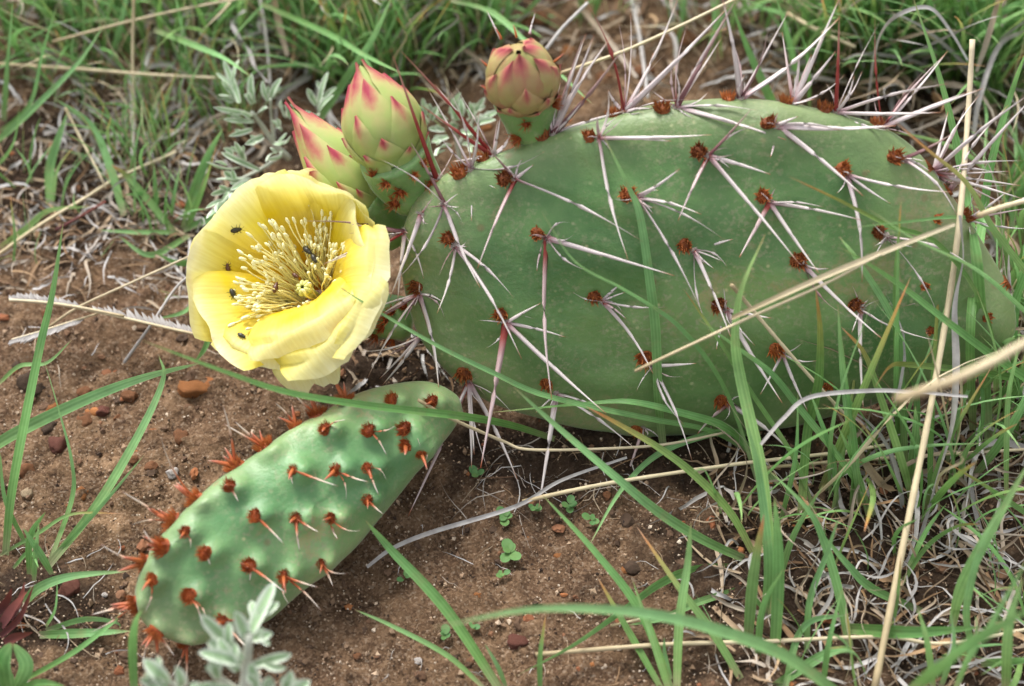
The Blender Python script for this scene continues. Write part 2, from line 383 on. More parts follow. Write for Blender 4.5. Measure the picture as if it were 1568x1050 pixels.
for v in gv:
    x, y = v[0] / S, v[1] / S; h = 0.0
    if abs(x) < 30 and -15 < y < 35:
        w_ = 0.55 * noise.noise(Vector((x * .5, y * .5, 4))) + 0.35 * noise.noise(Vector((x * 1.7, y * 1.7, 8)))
        for c_, rx, ry in SHADE_SPOTS:
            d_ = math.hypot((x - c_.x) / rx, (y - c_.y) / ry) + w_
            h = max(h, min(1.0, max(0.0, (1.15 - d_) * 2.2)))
    shade_vals.append(h)
gme = meshdata('ground', gv, gf, M['soil'], {'soil_shade': shade_vals})
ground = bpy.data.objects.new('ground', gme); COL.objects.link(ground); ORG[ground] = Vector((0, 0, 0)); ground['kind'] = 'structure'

# loose sand grains on the bare soil
bag = Bag(); OCT = [Vector(v) for v in ((1, 0, 0), (-1, 0, 0), (0, 1, 0), (0, -1, 0), (0, 0, 1), (0, 0, -1))]
OF = [(0, 2, 4), (2, 1, 4), (1, 3, 4), (3, 0, 4), (2, 0, 5), (1, 2, 5), (3, 1, 5), (0, 3, 5)]
for i in range(32000):
    px, py = R.uniform(-60, 1640), R.uniform(-60, 1100)
    p = on_ground(px, py, 0.02)
    s = R.uniform(0.018, 0.042) if R.random() < 0.95 else R.uniform(0.05, 0.11)
    rm = Matrix.Rotation(R.uniform(0, 6.3), 3, Vector((R.random(), R.random(), R.random() + 0.1)).normalized())
    vs = [p + rm @ Vector((v.x * s * R.uniform(0.7, 1.3), v.y * s * R.uniform(0.7, 1.3), v.z * s * R.uniform(0.6, 1.1))) for v in OCT]
    bag.add(vs, OF, [R.random()] * 6)
g = world_mesh('sand_grains', bag.v, bag.f, M['grain'], None, Vector((0, 0, 0)), {'t': bag.t}, False)
tag(g, 'loose brown sand grains scattered over the bare soil', 'sand', kind='stuff')

# crumbs of earth and rusty grit
M['crumb'] = grad_mat('earth_crumb', [(0, (0.07, 0.045, 0.03)), (0.35, (0.12, 0.072, 0.044)), (0.6, (0.19, 0.105, 0.06)), (0.85, (0.25, 0.09, 0.04)), (1, (0.34, 0.14, 0.05))], 0.95, streak=0.6)
import bmesh
bm_ = bmesh.new(); bmesh.ops.create_icosphere(bm_, subdivisions=2, radius=1.0)
ICV = [v.co.copy() for v in bm_.verts]; ICF = [tuple(v.index for v in f.verts) for f in bm_.faces]; bm_.free()
bag = Bag()
for i in range(900):
    px, py = R.uniform(-60, 1640), R.uniform(-60, 1100); sd = Vector((i * 1.7, 0, 0))
    s = min(0.17, 0.04 + R.expovariate(1 / 0.04)); p = on_ground(px, py, 0.0); c_ = R.random()
    sx, sy, sz = R.uniform(.8, 1.4), R.uniform(.8, 1.3), R.uniform(.5, .9)
    bag.add([p + Vector((v.x * sx, v.y * sy, v.z * sz)) * (s * (1 + .45 * noise.noise(v * 1.6 + sd) + .25 * noise.noise(v * 4 + sd))) for v in ICV], ICF, [c_] * len(ICV))
g = world_mesh('earth_crumbs', bag.v, bag.f, M['crumb'], None, Vector((0, 0, 0)), {'t': bag.t}, False)
tag(g, 'small crumbs of earth and rusty grit strewn over the soil', 'gravel', kind='stuff')

# ---------------------------------------------------------------- the prickly pear
PADN = Vector((0, -0.883, 0.469)).normalized()
PADC = at_z(950, 655, 0.25)
def pad_pt(x, y): return at_plane(x, y, PADC, PADN)
def pad_mesh(outline, p0, n, T, bumps=(), bumpr=0.35, bumph=0.1, power=2.4, wob=0.10, seed=0.0):
    pts = [at_plane(x, y, p0, n) for x, y in outline]
    N = 120; rings = 22
    loop = spline(pts + [pts[0]], N)[:N]
    c = sum(loop, Vector()) / N
    vs, rr = [], []
    def off(p, r, sgn):
        h = T * (1 - r ** power) ** 0.5 if r < 1 else 0.0
        h *= 1 + 0.10 * noise.noise(p * 0.45 + Vector((seed, 0, 0)))
        b = 0.0
        if sgn > 0:
            for q in bumps:
                d = (p - q).length
                if d < bumpr * 3: b += bumph * math.exp(-(d / bumpr) ** 2)
        return p + n * (sgn * h + b + wob * 0.5 * noise.noise(p * 0.7 + Vector((seed + 5, 0, 0))))
    for sgn in (1, -1):
        for k in range(rings + 1):
            r = math.sin(math.pi / 2 * k / rings)
            if sgn < 0 and k == rings: break
            for i in range(N):
                p = c + (loop[i] - c) * r
                vs.append(off(p, r, sgn)); rr.append(r)
    fs = []
    for k in range(rings):
        for i in range(N):
            j = (i + 1) % N
            fs.append((k * N + i, (k + 1) * N + i, (k + 1) * N + j, k * N + j))
    B = (rings + 1) * N
    for k in range(rings):
        for i in range(N):
            j = (i + 1) % N
            a = B + k * N; d = B + (k + 1) * N if k < rings - 1 else rings * N
            fs.append((a + j, d + j, d + i, a + i))
    return vs, fs, c, rr

cactus = empty('prickly_pear', at_z(950, 660, 0.0), 'spiny green prickly pear with one open yellow flower, three buds and two pads', 'cactus')

MAIN = [(612, 405), (617, 350), (640, 300), (682, 268), (740, 243), (820, 215), (900, 187), (990, 164), (1080, 153), (1170, 152), (1260, 168), (1340, 190), (1395, 222), (1440, 275),
        (1478, 330), (1520, 395), (1550, 455), (1552, 510), (1500, 552), (1420, 585), (1320, 622), (1210, 650), (1100, 662), (980, 665), (880, 652), (790, 628), (720, 597), (665, 545), (630, 485)]
# the old pad: each areole with its tuft, node and spines; numbers are where they stand in the photograph
# (tuft), (node), [(tip), kind, lean]
W, RD, DK, CR = 'white', 'red', 'dark', 'crimson'
CLUSTERS = [
 ((772,274),(789,274),[((985,370),W,.4),((731,411),RD,.55),((746,227),DK,.5),((800,243),W,.5),((817,252),W,.4)]),
 ((902,209),(918,211),[((962,398),W,.5),((1090,206),W,.3),((1029,216),W,.4),((915,177),RD,1.2),((931,137),W,.5),((946,178),W,.4),((938,240),W,.4)]),
 ((961,297),(976,302),[((1108,366),W,.4),((1075,478),W,.45),((1041,258),W,.4),((1009,291),W,.4),((1074,328),W,.3),((1000,327),W,.3)]),
 ((823,357),(837,364),[((845,612),RD,.45),((1033,422),W,.35),((901,415),W,.35),((822,415),RD,.5),((876,341),W,.4),((880,358),W,.4)]),
 ((686,365),(698,376),[((669,480),W,.4),((799,550),W,.5),((787,456),W,.35),((752,414),W,.3)]),
 (None,(681,313),[((735,440),W,.5),((709,344),W,.4),((606,430),W,.1)]),
 ((705,265),(721,258),[((722,338),W,.4),((835,231),W,.3),((688,137),W,.6),((740,238),W,.4),((733,170),W,.4)]),
 ((735,229),(748,222),[((614,78),CR,.35),((645,161),CR,.5),((766,178),W,.5),((783,203),W,.4),((779,212),W,.5),((692,247),W,.2)]),
 ((828,205),(846,201),[((910,53),W,.35),((935,57),W,.3),((960,169),W,.3),((892,155),W,.5),((951,78),DK,.3),((889,219),W,.4),((897,52),W,.1)]),
 ((938,165),(952,160),[((897,0),CR,.2),((1038,-2),W,.2),((1116,10),W,.1),((931,137),W,.4),((987,137),W,.4),((1068,153),W,.3),((999,166),W,.4)]),
 ((1014,166),(1036,164),[((1125,2),DK,.2),((1114,22),W,.2),((1032,104),W,.3),((1061,102),W,.3),((1160,169),W,.3),((1204,214),W,.3),((1085,140),W,.2)]),
 ((1116,145),(1134,148),[((1106,-4),W,.3),((1176,46),DK,.2),((1286,26),W,.15),((1248,151),W,.2),((1140,115),W,.5)]),
 ((1205,153),(1216,153),[((1286,-4),W,.1),((1280,78),W,.2),((1294,114),W,.2),((1224,80),W,.1)]),
 ((1262,168),(1280,172),[((1285,22),CR,.3),((1308,116),W,.3),((1452,128),W,.3),((1440,172),W,.3),((1364,200),W,.4),((1332,264),W,.45)]),
 ((1346,182),(1358,182),[((1340,22),CR,.2),((1506,135),W,.3),((1484,140),W,.2),((1424,99),DK,.2)]),
 ((1176,188),(1189,192),[((1372,192),W,.3),((1286,199),W,.3),((1322,300),W,.4),((1180,240),RD,.6),((1222,178),W,.4)]),
 ((1070,232),(1085,238),[((1150,167),DK,.5),((1154,192),W,.4),((1180,267),W,.35),((1224,404),W,.45),((1038,338),RD,.5),((1118,258),W,.3)]),
 ((1290,258),(1297,267),[((1456,294),W,.3),((1364,312),W,.4),((1320,432),W,.4),((1278,254),W,.4)]),
 ((1370,240),(1384,243),[((1456,206),DK,.4),((1466,330),W,.4),((1424,262),W,.3)]),
 ((1168,300),(1179,310),[((1320,337),W,.3),((1254,418),W,.4),((1132,394),RD,.5),((1262,317),W,.3)]),
 ((1346,354),(1357,362),[((1502,417),W,.3),((1444,502),W,.4),((1400,378),W,.3)]),
 ((1222,398),(1230,405),[((1295,484),DK,.4),((1351,519),W,.4),((1270,411),W,.4)]),
 ((1048,375),(1063,383),[((1122,366),W,.4),((1114,410),W,.4),((1089,514),W,.4),((1120,518),W,.5)]),
 ((910,454),(922,461),[((1000,572),W,.45),((1022,470),W,.4),((950,435),W,.4),((945,446),W,.4),((959,488),RD,.4),((953,478),W,.3)]),
 ((767,481),(775,494),[((828,464),W,.4),((817,488),W,.4),((866,516),W,.35),((928,633),W,.45),((736,716),RD,.5),((742,534),W,.4)]),
 ((711,572),(718,585),[((625,790),RD,.55),((722,716),W,.4),((792,734),W,.4),((787,636),W,.4),((774,570),W,.4)]),
 ((836,588),(852,602),[((976,690),W,.4),((928,631),W,.3),((825,777),W,.5),((850,634),W,.4)]),
 ((988,548),(1000,560),[((1066,556),W,.4),((1060,706),W,.5),((1047,650),W,.45),((1046,576),RD,.3)]),
 ((1101,467),(1112,475),[((1198,617),W,.4),((1181,487),W,.4),((1097,535),W,.5),((1156,529),W,.4)]),
 ((1188,535),(1198,541),[((1237,630),W,.4),((1250,552),W,.4),((1164,604),W,.5)]),
 ((1308,467),(1317,474),[((1438,522),W,.4),((1322,627),W,.4),((1330,458),W,.3)]),
 ((1104,613),(1116,618),[((1218,698),W,.4),((1068,664),RD,.4),((1135,606),W,.4)]),
 ((975,658),(985,655),[((957,736),RD,.3)]),
 ((637,439),(641,449),[((563,578),W,.55),((620,490),DK,.4),((672,598),W,.4),((681,488),RD,.4),((678,462),W,.4),((586,480),RD,.5)]),
 (None,(630,520),[((586,589),W,.4),((676,579),W,.2),((668,536),W,.3),((590,545),DK,.4)]),
 (None,(620,355),[((564,384),CR,.6),((535,357),DK,.5),((649,427),W,.3),((609,460),W,.3),((538,343),DK,.5)]),
 (None,(645,328),[((597,456),W,.4)]),
 (None,(668,274),[((602,86),CR,.4),((716,256),DK,.3)]),
 ((1416,438),None,[]),((1424,506),None,[]),((1512,486),None,[]),((1268,590),None,[]),
 ((1437,252),(1446,258),[((1470,282),DK,.3),((1455,242),RD,.3),((1560,281),W,.2),((1568,305),W,.3)]),
 ((1435,334),None,[]),
 ((1488,200),(1490,215),[((1552,270),W,.2),((1582,140),W,.2),((1570,246),W,.1),((1478,268),DK,.2)]),
 ((1553,425),(1560,438),[((1380,470),W,.5),((1508,478),W,.4),((1545,380),W,.3)]),
 ((1530,300),(1534,305),[((1472,333),W,.2),((1543,292),W,.2),((1525,230),W,.1),((1585,350),W,.2)]),
 ((1560,215),(1562,220),[((1545,160),W,.1),((1490,262),W,.2),((1590,140),W,.1)]),
]
MB = [pad_pt(*(c[0] or c[1])) for c in CLUSTERS]
pv, pf, pc, prr = pad_mesh(MAIN, PADC, PADN, 1.15, MB, 0.42, 0.13, 2.4, 0.34, 1.0)
main_pad = world_mesh('pad', pv, pf, M['pad'], cactus, pc, {'rim': prr}); main_pad['label'] = 'large oval old pad with long pale spines'
BV_MAIN = BVHTree.FromPolygons(pv, pf)

def hit(bv, x, y, p0, n):
    d = ray(x, y)
    loc, nm, idx, dist = bv.ray_cast(CAM, d.normalized())
    if loc is None:
        loc, nm, idx, dist = bv.find_nearest(at_plane(x, y, p0, n))
    if nm.dot(d) > 0: nm = -nm
    return loc, nm
def frame_of(z):
    z = z.normalized(); a = Vector((0, 0, 1)) if abs(z.z) < 0.95 else Vector((1, 0, 0))
    x = a.cross(z).normalized(); y = z.cross(x)
    return Matrix((x, y, z)).transposed()

# spine meshes of unit length along +Z, slightly bent
def spine_data(name, m, bend, sides=7):
    pts = [Vector((bend * math.sin(math.pi * u / 10) , 0, u / 10)) for u in range(11)]
    vs, fs, tt = tube(pts, [1.0 * (1.0 - 0.9 * (u / 10) ** 1.3) + (0.25 if u == 0 else 0) for u in range(11)], sides)
    # radius is stored for unit thickness and set by the x and y scale
    vs = [Vector(v) for v in vs]
    for i, v in enumerate(vs):
        k = i // sides; c = pts[k]
        vs[i] = Vector((v.x - c.x, v.y - c.y, 0)) + Vector((c.x, c.y, c.z))
    return meshdata(name, vs, fs, m, {'t': tt})
SP = {k: [spine_data('spine', M['spine_' + k], b) for b in (0.4, 2.2, -2.8, 1.2)] for k in ('white', 'red', 'crimson', 'dark', 'young')}
def spine(parent, base, tip, thick, kind='white'):
    d = tip - base; L = d.length
    rot = frame_of(d) @ Matrix.Rotation(R.uniform(0, 6.28), 3, 'Z')
    return place('spine', R.choice(SP[kind]), parent, base, rot, (thick, thick, L))

# areole cushions: a low woolly cushion with a tuft of short bristles
def areole_data(mm, n, length, rad, seed, cone=0.5, thick=0.022):
    r = random.Random(seed); b = Bag()
    for k in range(3):
        pass
    vs, fs = [], []
    for j in range(4):
        th = j / 3 * math.pi / 2
        for i in range(10):
            a = i / 10 * 2 * math.pi
            vs.append(Vector((math.cos(a) * math.cos(th) * rad * 0.8, math.sin(a) * math.cos(th) * rad, math.sin(th) * rad * 0.6)))
    for j in range(3):
        for i in range(10): fs.append((j * 10 + i, j * 10 + (i + 1) % 10, j * 10 + 10 + (i + 1) % 10, j * 10 + 10 + i))
    b.add(vs, fs, [r.random() * 0.4 for _ in vs])
    for i in range(n):
        a, q = r.uniform(0, 6.28), math.sqrt(r.random()) * rad * 0.85
        p = Vector((math.cos(a) * q, math.sin(a) * q, rad * 0.25))
        d = Vector((math.cos(a) * q / rad * cone, math.sin(a) * q / rad * cone, 1)).normalized()
        d = (d + Vector((r.uniform(-.25, .25), r.uniform(-.25, .25), 0))).normalized()
        L = length * r.uniform(0.5, 1.1)
        s = d.orthogonal().normalized() * thick; s2 = d.cross(s)
        c = r.random() * 0.45
        b.add([p + s, p - s * 0.5 + s2 * 0.87, p - s * 0.5 - s2 * 0.87, p + d * L], [(0, 1, 3), (1, 2, 3), (2, 0, 3)], [c, c, c, c + 0.5])
    return meshdata('areole', b.v, b.f, mm, {'t': b.t}, False)
AR = [areole_data(M['glochid'], 46, 0.17, 0.15, s) for s in (1, 2, 3)]
AR_SMALL = [areole_data(M['glochid'], 22, 0.12, 0.10, s) for s in (4, 5)]
AR_RED = [areole_data(M['glochid_red'], 190, 0.15, 0.165, s, 0.6, 0.010) for s in (6, 7, 8)]
AR_OV = [areole_data(M['glochid_red'], 45, 0.30, 0.11, s, 1.0, 0.016) for s in (11, 12, 13)]
WOOL = [areole_data(M['wool'], 26, 0.11, 0.10, s, 1.2, 0.018) for s in (9, 10)]

def tip_point(base, tx, ty, lean):
    bx, by = px_of(base); d0 = depth_of(base)
    L = math.hypot(tx - bx, ty - by) * d0 / FPX
    up = (by - ty) / max(1.0, math.hypot(tx - bx, ty - by))
    return at_d(tx, ty, d0 - L * (lean * 0.7 + 0.28 * up))
for tuft, node, spines in CLUSTERS:
    if tuft:
        p, nm = hit(BV_MAIN, *tuft, PADC, PADN)
        place('areole', R.choice(AR if node else AR_SMALL), main_pad, p - nm * 0.03, frame_of(nm) @ Matrix.Rotation(R.uniform(0, 6.3), 3, 'Z'), R.uniform(1.25, 1.6))
    if node:
        p, nm = hit(BV_MAIN, *node, PADC, PADN)
        place('areole', R.choice(WOOL), main_pad, p - nm * 0.02, frame_of(nm) @ Matrix.Rotation(R.uniform(0, 6.3), 3, 'Z'), R.uniform(0.9, 1.3))
        for k in range(R.choice((2, 3, 4))):
            d = (nm * R.uniform(.25, 1.0) + RGT * R.uniform(-.9, 1.0) + UPV * R.uniform(-1, .8)).normalized()
            spine(main_pad, p, p + d * R.uniform(.3, .95), R.uniform(.022, .036), R.choice((W, W, W, DK, RD)))
        for (tx, ty), kind, lean in spines:
            tp = tip_point(p, tx, ty, lean); L = (tp - p).length
            th = 0.046 + 0.040 * min(1, L / 3.5)
            b = p + (tp - p).normalized() * 0.02
            spine(main_pad, b, tp, th * R.uniform(0.75, 1.15), kind)

for nx_, ny_, ax_, ay_ in ((681,313,-.7,.5),(721,258,-.5,.9),(748,222,-.4,1),(846,201,.2,1),(846,201,.6,.8),(952,160,0,1),(952,160,.4,.9),(1036,164,.3,1),(1036,164,-.2,1),(1134,148,.3,.9),(1216,153,.2,1),(1280,172,.5,.9),(1358,182,.6,.8),
    (630,520,-.6,-.5),(620,355,-.8,.1),(620,355,-.7,-.6),(641,449,-.7,-.4),(668,274,-.6,.6),(1446,258,.9,.4),(1490,215,.8,.5),(1490,215,.3,.9),(718,585,-.3,-.9),(718,585,.2,-.9),(1534,305,.8,.3)):
    p, nm = hit(BV_MAIN, nx_, ny_, PADC, PADN)
    for k in range(2):
        d = (RGT * (ax_ + R.gauss(0, .3)) + UPV * (ay_ + R.gauss(0, .3)) + nm * R.uniform(.1, .5)).normalized()
        spine(main_pad, p, p + d * R.uniform(1.0, 2.6), R.uniform(.034, .06), R.choice((W, W, W, RD, DK)))

# the young pad in front
YN = Vector((0.36, -0.52, 0.775)).normalized()
YC = at_z(450, 790, 1.7)
YOUNG = [(708, 632), (697, 604), (656, 584), (600, 588), (545, 603), (490, 633), (440, 660), (388, 697), (335, 733), (285, 778), (243, 825), (215, 875), (207, 925), (232, 965), (290, 986), (352, 975),
         (410, 950), (455, 912), (500, 876), (545, 838), (585, 790), (615, 752), (650, 706), (688, 665)]
YAR = [(474,611,0),(445,639,0),(404,682,0),(351,700,0),(351,744,1),(299,765,0),(257,793,0),(248,838,0),(283,814,1),(214,858,0),(232,887,1),(205,925,0),(238,968,0),(285,988,0),(289,912,1),
       (313,847,1),(390,789,1),(453,793,1),(507,793,1),(563,765,1),(449,719,1),(514,719,1),(563,716,1),(498,656,1),(565,658,1),(619,656,1),(621,682,1),(528,614,0),(600,611,1),(661,615,1),
       (381,866,1),(435,882,1),(493,863,1),(339,952,1),(645,695,1)]
ypts = [at_plane(x, y, YC, YN) for x, y, _ in YAR]
yv, yf, yc_, yrr = pad_mesh(YOUNG, YC, YN, 0.85, ypts, 0.30, 0.40, 2.1, 0.26, 3.0)
young_pad = world_mesh('pad', yv, yf, M['young_pad'], cactus, yc_, {'rim': yrr}); young_pad['label'] = 'narrow light green young pad with rusty tufts'
BV_Y = BVHTree.FromPolygons(yv, yf)
YSP = {4: [(365,768)], 16: [(435,833)], 17: [(459,845),(489,815)], 18: [(517,825),(553,812)], 19: [(587,787)], 20: [(449,742),(518,744)], 21: [(530,766),(563,737)], 22: [(580,758),(592,736)],
       23: [(532,642)], 24: [(592,697),(606,651)], 25: [(644,686)], 15: [(322,865)], 30: [(438,908),(382,890)], 31: [(443,926),(487,899),(492,935)], 32: [(510,898),(532,878)], 14: [(309,955),(320,960)],
       10: [(220,940)], 33: [(380,995),(396,960)], 12: [(222,1010),(240,1022),(262,998)], 13: [(265,1030),(285,1042)], 11: [(150,960),(152,938)], 9: [(166,838)], 6: [(200,760),(210,802)], 5: [(256,686)],
       3: [(343,635)], 2: [(355,655),(368,652)], 1: [(425,620)], 0: [(450,600)], 8: [(292,840)], 34: [(652,706)], 7: [(225,815)]}
def cone_data(seed):
    r = random.Random(seed)
    pts = [Vector((0.12 * (u / 6) ** 2, 0, u / 6)) for u in range(7)]
    rad = [0.085, 0.10, 0.092, 0.078, 0.058, 0.034, 0.008]
    vs, fs, tt = tube(pts, rad, 6)
    return meshdata('fleshy_point', vs, fs, M['fleshy'], {'t': tt})
CONE = [cone_data(1), cone_data(2)]
for i, (x, y, face) in enumerate(YAR):
    p, nm = hit(BV_Y, x, y, YC, YN)
    if not face: nm = (nm + (p - yc_).normalized() * 0.8).normalized()
    place('areole', R.choice(AR_RED), young_pad, p - nm * 0.06, frame_of(nm) @ Matrix.Rotation(R.uniform(0, 6.3), 3, 'Z'), R.uniform(0.85, 1.35) * (1 if face else 1.25))
    out = nm if not face else (nm + Vector((0.25, -0.5, -0.1))).normalized()
    for k in range(R.choice((0, 1, 1, 2)) if face else R.choice((2, 3, 4))):
        d = (out + Vector((R.uniform(-.5, .5), R.uniform(-.5, .5), R.uniform(-.3, .3)))).normalized()
        place('fleshy_point', R.choice(CONE), young_pad, p, frame_of(d) @ Matrix.Rotation(R.uniform(0, 6.3), 3, 'Z'), R.uniform(0.3, 0.58) * (1.25 if not face else 1))
    for (tx, ty) in YSP.get(i, []):
        if not face: tx, ty = tx + (tx - x) * .25, ty + (ty - y) * .25
        tp = tip_point(p, tx, ty, 0.75 if face else 0.2)
        spine(young_pad, p, tp, 0.048, 'young')

# flower buds ----------------------------------------------------
PROF = [(0, .70), (.12, .92), (.3, 1.0), (.45, .96), (.6, .80), (.75, .56), (.88, .30), (1.0, .03)]
def prof(v, table=PROF):
    if v <= table[0][0]: return table[0][1]
    for (a, ra), (b, rb) in zip(table, table[1:]):
        if v <= b:
            u = (v - a) / (b - a); return ra + (rb - ra) * u
    return table[-1][1]
def ovary(parent, p0, p1, r0, r1, m, areoles):
    ax = p1 - p0; fr = frame_of(ax); vs, fs = [], []
    N = 28; rows = 14
    for j in range(rows + 1):
        u = j / rows; r = r0 + (r1 - r0) * math.sin(u * math.pi / 2) ** 0.9
        if j == 0: r *= 0.75
        for i in range(N):
            a = 2 * math.pi * i / N
            rr_ = r * (1 + 0.05 * math.sin(3 * a + u * 6) + 0.04 * noise.noise(Vector((math.cos(a) * 2, math.sin(a) * 2, u * 3))))
            vs.append(p0 + ax * u + fr @ Vector((math.cos(a) * rr_, math.sin(a) * rr_, 0)))
    for j in range(rows):
        for i in range(N): fs.append((j * N + i, j * N + (i + 1) % N, (j + 1) * N + (i + 1) % N, (j + 1) * N + i))
    fs.append(tuple(range(N))[::-1]); fs.append(tuple(rows * N + i for i in range(N)))
    o = world_mesh('ovary', vs, fs, m, parent, p0)
    bv = BVHTree.FromPolygons(vs, fs)
    for x, y in areoles:
        p, nm = hit(bv, x, y, p0.lerp(p1, .5), -FWD)
        place('areole', R.choice(AR_OV), parent, p - nm * 0.02, frame_of((nm + ax.normalized() * 0.4).normalized()), R.uniform(0.7, 1.15))
    return o
def bud(parent, p0, tip, wid, rows, seed, table=PROF, turn=0.0, mk='bud'):
    r = random.Random(seed); ax = tip - p0; fr = frame_of(ax); L = ax.length
    def pt(a, v, off): return p0 + ax * v + fr @ Vector((math.cos(a), math.sin(a), 0)) * (wid * prof(max(0, v), table) + off)
    vs, fs = [], []; N = 20
    for j in range(13):
        for i in range(N): vs.append(pt(2 * math.pi * i / N, j / 12, -0.03))
    for j in range(12):
        for i in range(N): fs.append((j * N + i, j * N + (i + 1) % N, (j + 1) * N + (i + 1) % N, (j + 1) * N + i))
    world_mesh('bud_core', vs, fs, M[mk], parent, p0, {'t': [0.35] * len(vs), 'edge': [0.0] * len(vs)})
    for ri, (v0, v1, n, half, off) in enumerate(rows):
        for k in range(n):
            a0 = turn + 2 * math.pi * (k + 0.5 * (ri % 2) + r.uniform(-.12, .12)) / n
            ve = v1 + r.uniform(-.04, .04); vs, tt, ee, fs = [], [], [], []
            A, Q = 8, 12
            for j in range(Q + 1):
                q = j / Q; v = v0 + (ve - v0) * q
                hw = half * (1 - q ** 1.7) ** 1.05 * (0.95 + 0.6 * q * (1 - q))
                for i in range(A + 1):
                    s = -1 + 2 * i / A
                    lift = off + 0.08 * (1 - s * s) * (0.4 + q * 0.6) + 0.03 * q ** 4 + 0.03 * noise.noise(Vector((s * 2, q * 3, a0 * 5)))
                    rr_ = max(wid * prof(max(0, v), table), 0.05)
                    vs.append(pt(a0 + s * hw * wid / max(rr_, wid * 0.35), v, lift)); tt.append(max(0, q - 0.26 * abs(s))); ee.append(abs(s) * (1 - q * 0.6))
            for j in range(Q):
                for i in range(A): fs.append((j * (A + 1) + i, j * (A + 1) + i + 1, (j + 1) * (A + 1) + i + 1, (j + 1) * (A + 1) + i))
            world_mesh('scale', vs, fs, M[mk], parent, vs[A // 2], {'t': tt, 'edge': ee})
ROWS = [(0.16, 1.04, 3, 1.0, .0), (0.08, .86, 4, .80, .02), (0.02, .62, 5, .62, .05), (-.03, .36, 5, .46, .08), (-.07, .16, 6, .34, .10)]
# bud beside the old pad's shoulder
b1 = empty('flower_bud', at_d(652, 322, 44.7), parent=cactus); b1['label'] = 'tallest pointed bud, pale green with pink tips'
ovary(b1, at_d(642, 308, 44.3), at_d(604, 236, 43.4), 0.66, 0.95, M['ovary'], [(571,268),(634,269),(657,283),(613,294),(606,311),(592,281),(648,252)])
bud(b1, at_d(604, 238, 43.5), at_d(551, 99, 42.6), 0.95, ROWS, 3, turn=0.5)
# bud half behind the flower
b2 = empty('flower_bud', at_d(612, 370, 45.2), parent=cactus); b2['label'] = 'slim pointed bud half behind the flower'
ovary(b2, at_d(618, 362, 45.4), at_d(556, 312, 44.9), 0.55, 0.75, M['ovary'], [(556,296),(560,304),(628,332),(543,330)])
bud(b2, at_d(562, 318, 45.0), at_d(446, 163, 44.4), 0.84, ROWS, 5, [(0, .75), (.15, .95), (.3, 1), (.5, .82), (.7, .52), (.88, .22), (1, .02)], 0.2)
# round bud at the top
b3 = empty('flower_bud', at_d(815, 222, 43.6), parent=cactus); b3['label'] = 'round blunt bud with rosy centre on top of the pad'
ovary(b3, at_d(817, 214, 43.5), at_d(801, 137, 42.4), 0.55, 0.76, M['ovary'], [(774,167),(820,158),(806,190),(848,160),(793,212),(745,150),(850,150),(790,150)])
bud(b3, at_d(802, 140, 42.5), at_d(794, 80, 41.0), 0.82, [(0.2, 1.05, 3, 1.0, .0), (0.12, .95, 4, .85, .02), (0.05, .74, 5, .66, .05), (0.0, .42, 6, .46, .08), (-.05, .2, 7, .34, .10)], 8,
    [(0, .80), (.2, 1.0), (.45, 1.02), (.65, .88), (.8, .66), (.92, .40), (1.0, .12)], 0.3, 'red_bud')
for bx, by, ang in ((748,140,2.6),(745,105,2.3),(852,95,0.6),(790,58,1.7),(845,120,0.3),(765,60,2.0)):
    d = (RGT * math.cos(ang) + UPV * math.sin(ang) - FWD * 0.2).normalized()
    place('fleshy_point', CONE[0], b3, at_d(bx + 5 * (800 - bx) / 55, by, 41.9), frame_of(d), 0.34)
for tx, ty, bx, by in ((745,15,767,60),(820,18,811,52)):
    spine(b3, at_d(bx, by, 42.0), at_d(tx, ty, 42.0), 0.035, 'white')

# the open flower -----------------------------------------------
flower = empty('flower', at_d(560, 478, 45.0), parent=cactus); flower['label'] = 'open cup-shaped pale yellow flower full of stamens'
FB = at_d(492, 462, 45.3)                                  # where the petals meet
FAX = (-FWD + UPV * 0.30 - RGT * 0.34).normalized()        # the cup opens up and to the left, towards the viewer
FO = FB + FAX * 2.7
ovary(flower, at_d(632, 492, 45.8), FB - FAX * 0.55, 0.6, 0.62, M['ovary'], [(600,478),(585,502),(618,470),(600,520),(575,515),(590,490)])
